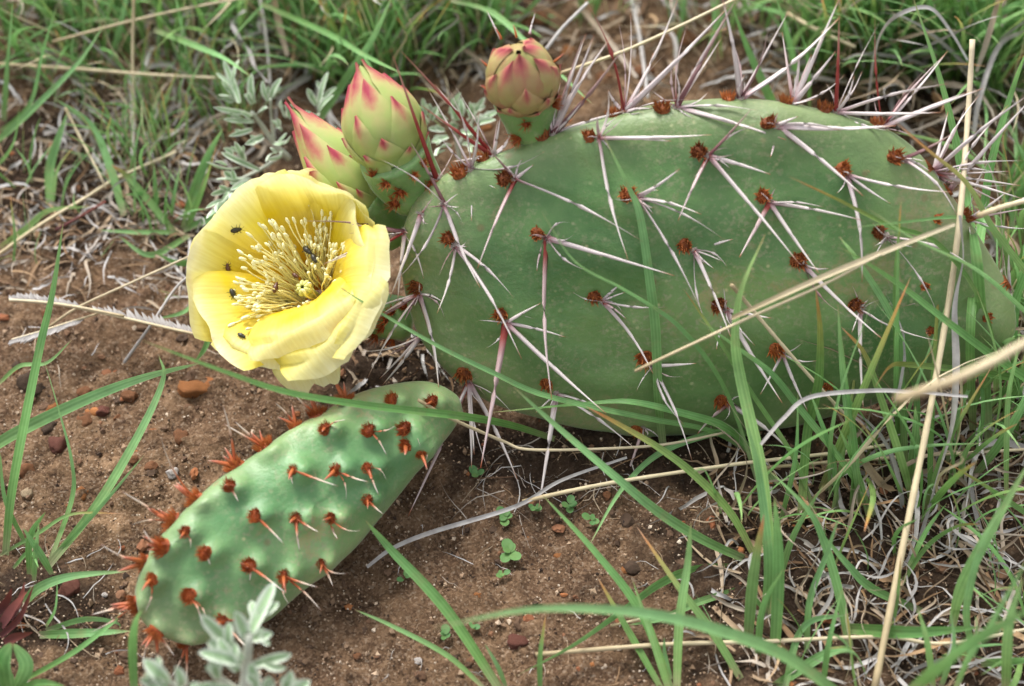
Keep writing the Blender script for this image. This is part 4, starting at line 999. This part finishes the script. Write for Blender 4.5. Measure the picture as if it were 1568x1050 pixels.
# --- dry stalks and straws
st([(1338,1060),(1380,850),(1420,650),(1450,480),(1470,330),(1482,180),(1489,60)], 14, .4, 8.6, 'thick pale yellow straw standing upright across the right side')
st([(1408,828),(1432,745),(1458,650),(1464,560),(1462,470),(1474,395),(1470,330)], 11, .2, 7.0, 'grey twisted dead blade beside the upright straw', 'grey', ribbonlike=True, twist=5.0)
st([(972,568),(1130,494),(1260,436),(1350,388)], 5.5, 5.6, 7.6, 'thin pale straw lying across the old pad, lower of two', off=.5)
st([(1120,487),(1250,428),(1366,380),(1462,343)], 8, 6.4, 8.4, 'thicker flat straw across the old pad, upper of two', ribbonlike=True, off=.6)
st([(1498,330),(1540,315),(1600,300)], 11, 8.0, 7.6, 'stub of pale straw at the right edge in line with the pad straws')
st([(1372,612,11),(1450,585,11.6),(1520,553,12),(1600,512,12.2),(1720,480,11),(1880,520,7),(1980,640,.3)], 15, 11.0, 12.5, 'blurred thick pale straw close in front at the right edge', clear=False)
st([(562,868),(600,840),(660,815),(790,775),(860,735),(960,700)], 7, .35, .7, 'curved grey dry blade on the soil right of the young pad', 'grey', ribbonlike=True)
st([(800,768),(870,752),(960,735),(1130,710),(1280,693),(1360,680)], 9, .5, .8, 'pale straw lying level under the pad, longer one below')
st([(640,612),(690,640),(770,675),(810,688),(920,687),(1020,680),(1110,662)], 7, 1.5, 1.0, 'thin yellow straw hugging the bottom rim of the old pad', off=.25)
st([(1165,716),(1300,705),(1420,697),(1600,686)], 8, .5, .7, 'level straw on dark litter right of the upright tuft')
st([(1165,680),(1200,640),(1240,608),(1330,598),(1400,600),(1482,607)], 6.5, 3.5, 4.4, 'bent grey dead blade below the right half of the pad', 'grey', ribbonlike=True, off=.4)
st([(1120,436),(1152,474),(1204,535),(1256,594),(1301,642)], 8, 5.8, 1.8, 'tan stalk slanting down across the lower right of the pad', off=.4)
st([(820,1002),(1010,987),(1168,982),(1350,975),(1450,985),(1600,958)], 9, .5, .5, 'long level straw along the bottom of the picture')
st([(935,958),(990,946),(1040,938)], 5, .5, .5, 'short reddish straw piece lying beside the fan of thin blades', 'straw')
st([(858,112),(950,80),(1040,40),(1130,-4)], 8, 4.5, 6.0, 'golden straw slanting behind the round bud to the top edge', clear=False)
st([(836,76),(862,42),(900,4)], 9, 4.0, 4.6, 'short grey straw right of the round bud', 'grey', clear=False)
st([(966,-6),(980,60),(992,150)], 11, .9, 1.2, 'blurred pale dead stem upright behind the pad rim', 'grey', clear=False)
st([(880,0),(930,60),(975,118)], 13, .8, .4, 'blurred tan dead leaf on the ground behind the pad', 'dead', ribbonlike=True, clear=False)
st([(-10,97),(140,107),(230,114),(330,119)], 9, 1.6, 1.6, 'level straw high at the left edge')
st([(80,64),(200,32),(290,12),(375,-4)], 7, 2.6, 3.0, 'slanting green gold stalk above the level straw at upper left')
st([(205,-6),(203,90),(206,190)], 8, 3.5, .3, 'upright thin stalk crossing the level straw at upper left')
st([(-10,395),(60,345),(130,303),(180,272),(270,232)], 8, .4, .6, 'long tan straw slanting over the litter left of the flower')
st([(100,165),(120,205),(150,262),(162,288)], 6, 1.6, .5, 'thin dry stem leaning over the small curved green tuft')
st([(85,352),(125,330),(162,308)], 7, .5, .8, 'reddish dry stem crossing the long tan straw', 'redleaf')
st([(200,112),(204,170),(202,245)], 13, .9, .1, 'standing grey dead blade in the left tuft of dead grass', 'grey', ribbonlike=True, twist=1)
st([(375,15),(356,32),(362,50),(380,75),(391,103),(410,126)], 9, 2.6, 2.0, 'twisted grey curl of dead grass above the silvery herb', 'grey', ribbonlike=True, twist=9)
st([(420,0),(428,40),(440,85)], 13, 2.6, 1.4, 'pale dead leaf hanging at the top left of the tallest bud', 'dead', ribbonlike=True)
st([(398,-5),(408,60),(414,130)], 9, 2.0, .8, 'pale grey upright stalk left of the hanging dead leaf', 'grey')
st([(1325,190,.3),(1338,90,3.5),(1352,46,5.0),(1380,20,5.8),(1424,12,5.8),(1456,48,5.0),(1482,92,4.2)], 7, 5.5, 5.0, 'arched grey dead blade in the tall grass at upper right', 'grey', ribbonlike=True, clear=False)
st([(1530,-5),(1512,60),(1495,110)], 10, 5.0, 3.0, 'tan stalk leaning in the tall grass at the top right', 'dead', ribbonlike=True, clear=False)
st([(1490,210),(1500,150),(1530,70),(1575,45)], 11, 2.0, 4, 'grey dead blade arching to the top right corner', 'grey', ribbonlike=True, clear=False)
st([(1205,20),(1250,45),(1310,72)], 10, 2.5, 2.5, 'pale straw slanting behind the spines at the top', clear=False)
st([(190,555),(215,520),(236,490),(270,440),(300,415)], 7, .1, 2.2, 'pale thin stem leaning over the seed head left of the flower', 'grey')
st([(75,500),(120,470),(200,433),(299,388)], 6, .3, 1.8, 'thin pale stalk running from the seed head up to the flower', 'straw')
# --- dried comb-like seed head
sh = empty('seed_head', at_z(140, 475, 1.0), 'dried forked grass seed head with comb-like spikelets left of the flower', 'seed head')
def comb(parent, pts, z, w, spk, length, flip):
    P = spline([at_z(x, y, z) for x, y in pts], 30); vs, fs, tt = tube(P, [w] * 31, 6)
    world_mesh('stem', vs, fs, M['straw'], parent, P[0], {'t': tt})
    lo, hi = spk; T = tangents(P)
    for k in range(lo, hi):
        for h in (0, .5):
            p = P[k].lerp(P[k + 1], h); d = (T[k] * 0.8 + Vector((0, flip * 0.8, 0.15)) + Vector((R.uniform(-.15, .15),) * 3)).normalized()
            L = length * R.uniform(.75, 1.1) * (0.6 + 0.4 * math.sin(math.pi * (k - lo + 1) / (hi - lo + 1)))
            vs, fs, tt = ribbon([p, p + d * L * .5 + T[k] * .03, p + d * L], 0.12, H(), .4)
            world_mesh('spikelet', vs, fs, M['grey'], parent, p, {'t': tt})
comb(sh, [(345,521),(270,505),(170,482),(90,466),(14,459)], 1.3, .04, (5, 17), .5, 1)
comb(sh, [(150,480),(110,492),(60,508),(18,520)], 1.1, .032, (6, 29), .5, -1)
comb(sh, [(190,484),(120,470),(60,462),(14,459)], 1.45, .04, (10, 29), .36, 1)

# ---------------------------------------------------------------- tufts that fill the meadow
TUFTS = [
 (40,60,'loose green tuft in the top left corner',16,12,5.0,1.6), (130,30,'thin green tuft at the top edge near the left corner',18,8,5.0,1.4), (215,235,'tuft of bleached dead grass with short green blades at left',22,46,3.2,1.3),
 (300,60,'green tuft at the top edge above the silvery herb',20,10,5.0,1.5), (260,150,'short green tuft between the dead grass and the silvery herb',16,22,3.4,1.2), (120,130,'short pale tuft behind the level straw at upper left',14,22,3.2,1.3),
 (390,40,'green tuft at the top edge left of the hanging dead leaf',18,10,4.6,1.4), (470,60,'thick green tuft behind the slim bud',22,12,4.8,1.4), (560,30,'thick green tuft at the top edge behind the tallest bud',24,12,5.0,1.5),
 (640,70,'green tuft between the tallest bud and the round bud',24,10,5.0,1.4), (715,60,'green tuft just behind the round bud at the top',18,8,4.6,1.2), (620,-40,'green tuft beyond the top edge near the middle',20,8,5.5,1.8),
 (250,-40,'green tuft beyond the top edge near the left',20,8,5.5,2.0), (30,-40,'green tuft beyond the top left corner',18,8,5.5,2.0), (430,-40,'green tuft beyond the top edge above the slim bud',18,6,5.5,1.8), (820,-60,'sparse tuft beyond the top edge above the round bud',6,8,4.5,1.6),
 (1000,-60,'sparse green tuft beyond the top edge above the pad rim',8,8,5,1.6), (1260,90,'tall green tuft behind the dark upright spine',24,10,7.5,1.2), (1330,110,'tall dense green tuft at the top right behind the pad shoulder',34,10,8.0,1.1),
 (1400,110,'tall green tuft under the arched grey blade',32,14,8.0,1.2), (1475,130,'tall green tuft behind the top of the upright straw',26,18,8.0,1.3), (1545,150,'tall green tuft at the right edge near the top',26,16,7.5,1.3),
 (1300,-30,'tall green tuft beyond the top edge at right',24,8,7.5,1.8), (1450,-40,'tall green tuft beyond the top right corner',24,10,7.5,2.0), (1560,330,'green tuft beside the right end of the pad',18,14,5.5,1.0),
 (1575,560,'green tuft at the right edge below the pad end',12,18,4.5,1.0), (1470,760,'low tuft with mostly dead grass by the grey twisted blade',8,40,3.4,1.3), (1350,850,'tangled bleached straw tuft between the green blades',8,52,3.6,1.5),
 (1230,840,'grey dead tuft behind the large green clump',5,40,3.4,1.2), (1520,880,'mixed green and dead tuft near the right edge',14,36,4.2,1.4), (1290,1010,'mixed dead and green tuft at the bottom right of the large clump',10,44,3.6,1.4),
 (1430,1010,'tuft of bleached curls left of the corner tuft',8,40,3.4,1.4), (1560,1010,'green tuft in the extreme bottom right corner',12,18,5.0,1.3), (1090,760,'sprawling grey dead blades below the pad',0,16,2.6,.7),
 (1095,960,'fine pale root-like dead tuft at the bottom by the fan of blades',2,26,2.0,.7), (250,330,'dead straw with few green blades left of the flower',8,26,2.6,1.0), (60,300,'flattened dead tuft at the left edge',3,26,2.8,1.3), (150,360,'thin wisps of dead grass on the soil at left',1,14,2.2,1.2), (265,470,'short pale dead blades under the left petals',1,12,1.8,.5),
 (1490,640,'brown stems and dead grass under the right end of the pad',5,26,3.2,1.0), (1505,640,'tall grass standing in front of the right end of the pad',16,12,6.5,.5), (1560,660,'tall green tuft at the right edge in front of the pad end',18,12,7.0,.7), (1545,470,'upright green tuft hiding the right tip of the pad',16,8,6.5,.6),
 (170,90,'green tuft behind the slanting stalk at upper left',18,14,4.4,1.4), (350,180,'low green tuft behind the silvery herb',16,16,3.6,1.0), (520,110,'green tuft in the gap between the slim bud and the tallest bud',20,8,4.6,1.1), (590,130,'fresh green tuft close behind the tallest bud',18,6,4.4,1.0), (680,10,'green tuft at the top edge left of the round bud',20,8,5.2,1.4),
 (905,15,'thin blurred tuft at the top edge right of the round bud',5,6,4.2,1.2), (1075,60,'thin blurred tuft behind the crossing spines at the top',7,8,4.4,1.2), (1255,775,'thin upright blades in front of the pad left of the bent grey blade',9,8,7.5,.7), (1425,770,'thin upright blades between the bent grey blade and the upright straw',12,8,7.5,.8), (1130,790,'few thin blades rising before the pad left of the large clump',6,6,6.5,.5), (1350,720,'thin grass growing at the foot of the pad under the bent grey blade',10,8,6.5,.6), (1480,720,'thin tall grass right of the upright straw below the pad',16,10,7.5,.7), (1540,590,'dense grass against the far right foot of the pad',20,8,7.5,.6), (1180,30,'green tuft at the top edge behind the pale upright spine',10,10,5,1.4), (20,400,'low dead tuft at the left edge above the seed head',3,18,2.4,1.0), (15,905,'dry wisps around the dark red leaves at bottom left',1,14,2.4,.9),
]
for px, py, lab, ng, nd_, lt, sp in TUFTS:
    tuft(px, py, lab, int(ng * (2.5 if py < 560 else .7)), int(nd_ * (1.6 if py < 560 else .75)), lt * (1.3 if 4 < lt < 7 and py < 200 else 1.0), sp, lean=.34 if lt < 7 else .2, tilt=None)
# a few dark red withered leaves at the left edge
rl = empty('withered_plant', on_ground(20, 935), 'dark red withered leaves on the soil at the bottom left edge', 'plant')
for pts, w in (([(0,960),(20,930),(42,905)], 16), ([(5,985),(25,975),(50,968)], 14), ([(15,950),(32,915),(38,890)], 12), ([(0,975),(30,945),(52,895)], 10), ([(-5,940),(10,920),(18,900)], 14)): bl(rl, pts, w, .1, .9, 'redleaf', name='leaf')
gl = empty('seedling', on_ground(15, 1060), 'blurred bright green leafy sprout in the bottom left corner', 'seedling')
for pts, w in (([(15,1062),(5,1020),(18,985)], 34), ([(20,1062),(40,1020),(20,985)], 20), ([(0,1062),(-10,1020),(-20,1000)], 26), ([(20,1058),(60,1045),(100,1050)], 10)): bl(gl, pts, w, .3, 2.0, 'grass', name='leaf', prof_=lambda u: math.sin(math.pi * min(1, u * .93 + .07)) ** .7 + .02)

# dead litter lying between the tufts
bag = Bag(); LIT = random.Random(5)
def litter(n, x0, x1, y0, y1, l0, l1, w0=.05, w1=.15):
    for i in range(n):
        p = on_ground(LIT.uniform(x0, x1), LIT.uniform(y0, y1), .04); a = LIT.uniform(0, 6.28); L = LIT.uniform(l0, l1); k = LIT.uniform(-.5, .5); c = LIT.random()
        pts = []
        for j in range(7):
            u = j / 6; q = p + Vector((math.cos(a + k * u * 2), math.sin(a + k * u * 2), 0)) * L * u; q.z = ground_z(q.x, q.y) + .06 + .35 * LIT.random() * math.sin(math.pi * u) * .5
            pts.append(q)
        vs, fs, tt = ribbon(pts, LIT.uniform(w0, w1), Vector((LIT.uniform(-.4, .4), LIT.uniform(-.4, .4), 1)).normalized(), LIT.uniform(-3, 3)); bag.add(vs, fs, [c] * len(vs))
litter(420, -60, 420, -60, 400, .6, 2.2); litter(220, 400, 760, -80, 140, .6, 2.0); litter(200, 1200, 1640, -80, 300, .6, 2.2); litter(260, 1080, 1640, 680, 1100, .6, 2.6); litter(90, 1440, 1640, 560, 720, .5, 1.8); litter(70, 540, 700, 480, 610, .3, 1.2); litter(120, 780, 1200, -80, 130, .5, 2.0)
litter(110, -30, 330, 320, 470, .5, 2.0, .03, .09); litter(40, 0, 330, 330, 560, .4, 1.6, .015, .04); litter(50, 700, 1100, 660, 800, .4, 2.0, .015, .04); litter(40, 0, 200, 820, 1050, .4, 1.6, .015, .04); litter(45, 560, 1100, 780, 1060, .2, .9, .01, .03)
M['litter'] = grad_mat('dead_litter', [(0, (0.10, 0.055, 0.03)), (.2, (0.26, 0.16, 0.085)), (.5, (0.36, 0.28, 0.19)), (.75, (0.42, 0.39, 0.36)), (1, (0.52, 0.51, 0.50))], .85, streak=.5)
o = world_mesh('dead_grass_litter', bag.v, bag.f, M['litter'], None, Vector((0, 0, 0)), {'t': bag.t}); tag(o, 'thin layer of broken dead grass lying between the tufts', 'litter', kind='stuff')

# ---------------------------------------------------------------- silvery herbs
def leaf_mesh(parent, base, tip, width, hint, curl=.12, m='sage', name='leaf'):
    ax = tip - base; L = ax.length; up = hint; N = 10; A = 6
    side = ax.cross(up).normalized(); nm = side.cross(ax).normalized(); vs, tt, ee, fs = [], [], [], []
    for j in range(N + 1):
        u = j / N; w = width * .5 * (0.22 + .78 * math.sin(math.pi * min(1, u * .78 + .10)) ** .8) * (1 if u < .8 else math.sqrt(max(0, 1 - ((u - .8) / .205) ** 2)))
        c = base + ax * u + nm * (curl * L * math.sin(math.pi * u))
        for i in range(A + 1):
            s = -1 + 2 * i / A
            vs.append(c + side * (s * w) + nm * (abs(s) ** 1.5 * w * .55)); tt.append(u); ee.append(abs(s) if u < .93 else 1)
    for j in range(N):
        for i in range(A): fs.append((j * (A + 1) + i, j * (A + 1) + i + 1, (j + 1) * (A + 1) + i + 1, (j + 1) * (A + 1) + i))
    return world_mesh(name, vs, fs, M[m], parent, base, {'t': tt, 'edge': ee})
def herb(label, origin, stems, leaves, zb, zt, wpx, conv, extra=0):
    t = empty('silvery_herb', origin, label, 'herb', 'silvery herbs')
    for pts, r0, za, zc in stems:
        q = [(*conv(p[0], p[1]), p[2] if len(p) > 2 else za + (zc - za) * i / (len(pts) - 1)) for i, p in enumerate(pts)]; P = spline([at_z(*p) for p in q], 12)
        vs, fs, tt = tube(P, [r0 * (1 - .4 * i / 12) for i in range(13)], 7); world_mesh('stem', vs, fs, M['sage_stem'], t, P[0])
    for b_, e_ in leaves:
        bx, by = conv(*b_); ex, ey = conv(*e_); z0 = zb + R.uniform(-.2, .2); z1 = zt + R.uniform(-.3, .3)
        p0, p1 = at_z(bx, by, z0), at_z(ex, ey, z1)
        p1 = p0 + (p1 - p0) * 1.08
        hh = H(R.uniform(-.6, .6), R.uniform(-.4, .4))
        leaf_mesh(t, p0, p1, wpx * .0175 * R.uniform(.8, 1.2), hh, R.uniform(-.12, .18))
        for sg in (-1, 1):                       # side lobes
            if R.random() < .75:
                m_ = p0.lerp(p1, R.uniform(.25, .45)); d = Matrix.Rotation(sg * R.uniform(.45, .8), 3, hh) @ (p1 - p0)
                leaf_mesh(t, m_, m_ + d * R.uniform(.35, .55), wpx * .0175 * R.uniform(.55, .8), hh, R.uniform(-.1, .15))
    return t
z1c = lambda X, Y: (260 + X / 3.5, 60 + Y / 3.5)
herb('silvery green herb with finely lobed leaves behind the flower', on_ground(430, 260), [([(640,640),(560,560),(500,470),(440,390)], .10, .3, 2.3), ([(600,620),(480,700),(330,770)], .07, .5, 2.0), ([(800,560),(795,430),(810,330)], .06, .4, 2.4), ([(560,560),(545,420),(540,320)], .06, .9, 2.5)],
 [((375,340),(295,130)),((340,300),(285,225)),((380,340),(270,300)),((400,390),(245,365)),((450,440),(300,430)),((440,480),(325,515)),((455,340),(440,195)),((440,350),(415,295)),((530,330),(500,230)),((540,320),(595,215)),((430,420),(385,390)),
  ((800,380),(845,190)),((785,350),(740,270)),((800,390),(872,305)),((790,400),(705,385)),((790,430),(770,500)),((600,490),(550,440)),((600,590),(528,640)),((400,650),(350,555)),((480,700),(290,612)),((370,690),(208,660)),((440,750),(262,752)),
  ((370,770),(295,712)),((440,770),(335,805)),((340,800),(228,830)),((330,820),(208,950)),((410,820),(372,905)),((885,500),(815,478)),((500,520),(410,560)),((560,560),(640,520)),((470,400),(520,370)),((620,420),(600,330)),((640,420),(660,350)),((330,640),(290,590))],
 2.0, 2.8, 11, z1c)
z7c = lambda X, Y: (400 + X / 3.92, Y / 3.92)
herb('small silvery herb tucked between the tallest bud and the round bud', on_ground(720, 215), [([(1200,1000),(1170,820),(1150,700)], .08, .2, 2.2), ([(1180,880),(1260,740),(1320,690)], .06, .6, 2.2)],
 [((990,690),(968,595)),((1040,690),(1015,625)),((1130,680),(1190,562)),((1200,700),(1195,596)),((1240,710),(1250,618)),((1260,700),(1335,592)),((1290,730),(1415,672)),((1300,750),(1400,720)),((1110,720),(1060,680)),((1100,780),(1010,770)),((1120,820),(1030,850)),((1200,800),(1290,800)),((1180,760),(1130,740)),((1210,860),(1320,850)),((1140,880),(1060,930)),((1180,720),(1150,650)),((1020,720),(1060,640)),((1000,740),(960,700))],
 2.0, 2.6, 12, z7c)
z3c = lambda X, Y: (150 + X / 2.142, 560 + Y / 2.142)
herb('blurred silvery sprig in front of the young pad at the bottom', on_ground(385, 1090), [([(500,1400,0),(478,1120,3.0),(485,1030,3.7),(490,960,4.2),(495,880,4.8)], .16, 3.0, 4.8), ([(480,1080),(420,1040),(385,1010)], .10, 3.0, 4.2), ([(300,1120),(250,1050),(200,1010)], .08, 2.6, 3.8), ([(600,1120),(600,1060)], .08, 2.8, 3.6)],
 [((495,890),(572,725)),((475,965),(348,828)),((490,900),(453,812)),((470,975),(340,942)),((500,985),(625,948)),((505,895),(568,878)),((230,1045),(155,968)),((230,1050),(145,1028)),((262,1060),(255,990)),((395,1025),(378,955)),((560,1080),(562,1022)),((610,1080),(632,1005)),((620,1085),(690,1035)),((440,1060),(330,1050)),((520,1060),(500,980)),((400,1070),(300,1075)),((460,1000),(400,900))],
 4.4, 5.0, 17, z3c)
# --- seedlings
CLV = []
for k in range(3):
    vs, fs = [], []; N = 9
    for i in range(N + 1):
        a = -1 + 2 * i / N
    pts = [Vector((0, 0, 0))] + [Vector((.5 + .5 * math.cos(a), .42 * math.sin(a), .08 * abs(math.sin(a)) + .05 * k)) for a in [math.pi - 6.283 * i / 12 for i in range(1, 12)]]
    CLV.append(meshdata('leaf', pts, [tuple([0, i, i + 1]) for i in range(1, 11)], M['clover'], {'t': [.2] + [.8] * 11}))
for x, y, n, s, lab in ((728,732,5,.30,'tiny green seedling right of the young pad under long spines'), (780,852,6,.38,'largest tiny seedling in the middle of the bare soil'), (684,976,4,.30,'tiny four-leaved seedling near the bottom edge'), (775,798,5,.32,'tiny seedling just below the curved grey blade'),
    (820,783,5,.28,'tiny seedling under the tip of a long spine'), (620,891,3,.22,'lone tiny seedling right of the young pad on bare sand'), (872,780,5,.27,'tiny seedling right of the spine tips below the pad'), (905,803,4,.26,'yellowish tiny seedling farthest right on the bare soil'), (768,885,4,.20,'smallest seedling beside the largest one'), (724,962,3,.2,'tiny seedling half under the blurred arching blade')):
    p = on_ground(x, y, .12); t = empty('seedling', p, lab, 'seedling', 'tiny seedlings on the soil')
    for k in range(n):
        place('leaf', R.choice(CLV), t, p + Vector((R.uniform(-.06, .06), R.uniform(-.06, .06), R.uniform(0, .1))), Matrix.Rotation(k / n * 6.283 + R.uniform(-.3, .3), 3, 'Z') @ Matrix.Rotation(R.uniform(-.5, -.1), 3, 'Y'), s * R.uniform(.55, 1.0))
# ---------------------------------------------------------------- pebbles
import bmesh
def pebble_data(seed, m):
    bm = bmesh.new(); bmesh.ops.create_icosphere(bm, subdivisions=3, radius=1.0); r = random.Random(seed)
    pl = [(Vector((r.gauss(0, 1), r.gauss(0, 1), r.gauss(0, 1))).normalized(), r.uniform(.6, .85)) for _ in range(9)]
    for v in bm.verts:
        for n_, d in pl:
            e = v.co.dot(n_) - d
            if e > 0: v.co -= n_ * e * .85
        v.co += v.co.normalized() * noise.noise(v.co * 1.8 + Vector((seed * 3.1, 0, 0))) * .3 + v.co.normalized() * noise.noise(v.co * 4.5 + Vector((seed, 0, 0))) * .16 + v.co.normalized() * noise.noise(v.co * 11 + Vector((seed, 0, 0))) * .06
    me = bpy.data.meshes.new('pebble'); bm.to_mesh(me); bm.free(); me.materials.append(M[m]); me.polygons.foreach_set('use_smooth', [True] * len(me.polygons))
    return me
PEB = [(297,597,56,30,'orange','largest orange pebble on the soil below the yellow flower'), (130,601,26,18,'rust','rusty pebble crossed by the broad slanting blade'), (198,607,27,18,'rust','rusty pebble just below the broad slanting blade'), (82,626,24,18,'orange','orange brown pebble beside the long upright blade'),
 (130,646,32,22,'rust','round rusty pebble between the slanting blade and the curved blade'), (78,655,30,20,'darkclod','dark clod left of the round rusty pebble'), (90,682,32,28,'maroon','maroon brown pebble under the left blades'), (278,669,24,22,'rust','angular rusty pebble above the middle of the young pad edge'),
 (156,630,24,16,'maroon','dark red pebble touching the round rusty pebble'), (44,755,20,15,'cream','cream coloured pebble at the left edge'), (126,756,26,22,'orange','orange pebble inside the curved blade'), (42,722,28,24,'rust','rusty pebble above the cream pebble'), (107,902,34,24,'maroon','dark maroon stone by the young pad tip grass'),
 (160,911,9,7,'white_stone','tiny white stone near the young pad tip'), (232,715,22,16,'rust','small rusty pebble above the young pad edge'), (202,704,22,14,'rust','flat rusty pebble right of the curved blade'), (167,745,18,14,'rust','rusty crumb right of the orange pebble'), (792,984,32,20,'maroon','deep red pebble at the bottom beside the level straw'),
 (732,912,14,11,'orange','small orange pebble on sand in the bottom middle'), (857,853,17,14,'orange','small orange pebble right of the largest seedling'), (640,1012,11,10,'white_stone','tiny white pebble near the bottom edge'), (547,1004,12,9,'rust','tiny rusty crumb by the thin lying blade'), (808,826,12,10,'orange','tiny orange crumb under the seedlings'),
 (40,585,30,26,'darkclod','black clod at the left edge under the seed head'), (25,560,16,12,'darkclod','small black crumb left of the black clod'), (57,600,18,22,'darkclod','black clod leaning beside the long upright blade'), (265,725,20,15,'white_stone','grey chip beside the upper rim of the young pad'), (180,640,14,10,'rust','little rusty crumb right of the dark red pebble'),
 (815,30,60,40,'rust','blurred rusty lump at the top behind the round bud'), (1045,60,60,34,'rust','blurred rusty lump at the top behind the pad rim'), (985,110,42,26,'rust','blurred brown lump just behind the pad rim'), (870,80,36,24,'orange','blurred orange lump right of the round bud'), (745,200,30,20,'orange','orange lump in the gap left of the round bud stalk'), (925,120,34,22,'rust','rusty lump behind the red spine of the pad rim'), (700,870,13,9,'maroon','tiny dark crumb on sand left of the largest seedling'), (955,875,16,12,'orange','orange crumb among the fan of thin blades'), (930,760,16,12,'rust','rusty crumb below the pad between straws'), (70,480,16,12,'rust','rusty crumb above the forked seed head')]
for i, (x, y, w, h, m, lab) in enumerate(PEB):
    p = on_ground(x, y); k = .0178 * .5
    o = place('pebble', pebble_data(i + 1, m), None, p + Vector((0, 0, h * k * .12)), Matrix.Rotation(R.uniform(-.4, .4), 3, 'Z') @ Matrix.Rotation(R.uniform(-.2, .2), 3, 'X'), (w * k, h * k * 1.25, h * k * .9))
    tag(o, lab, 'pebble', 'pebbles on the soil')
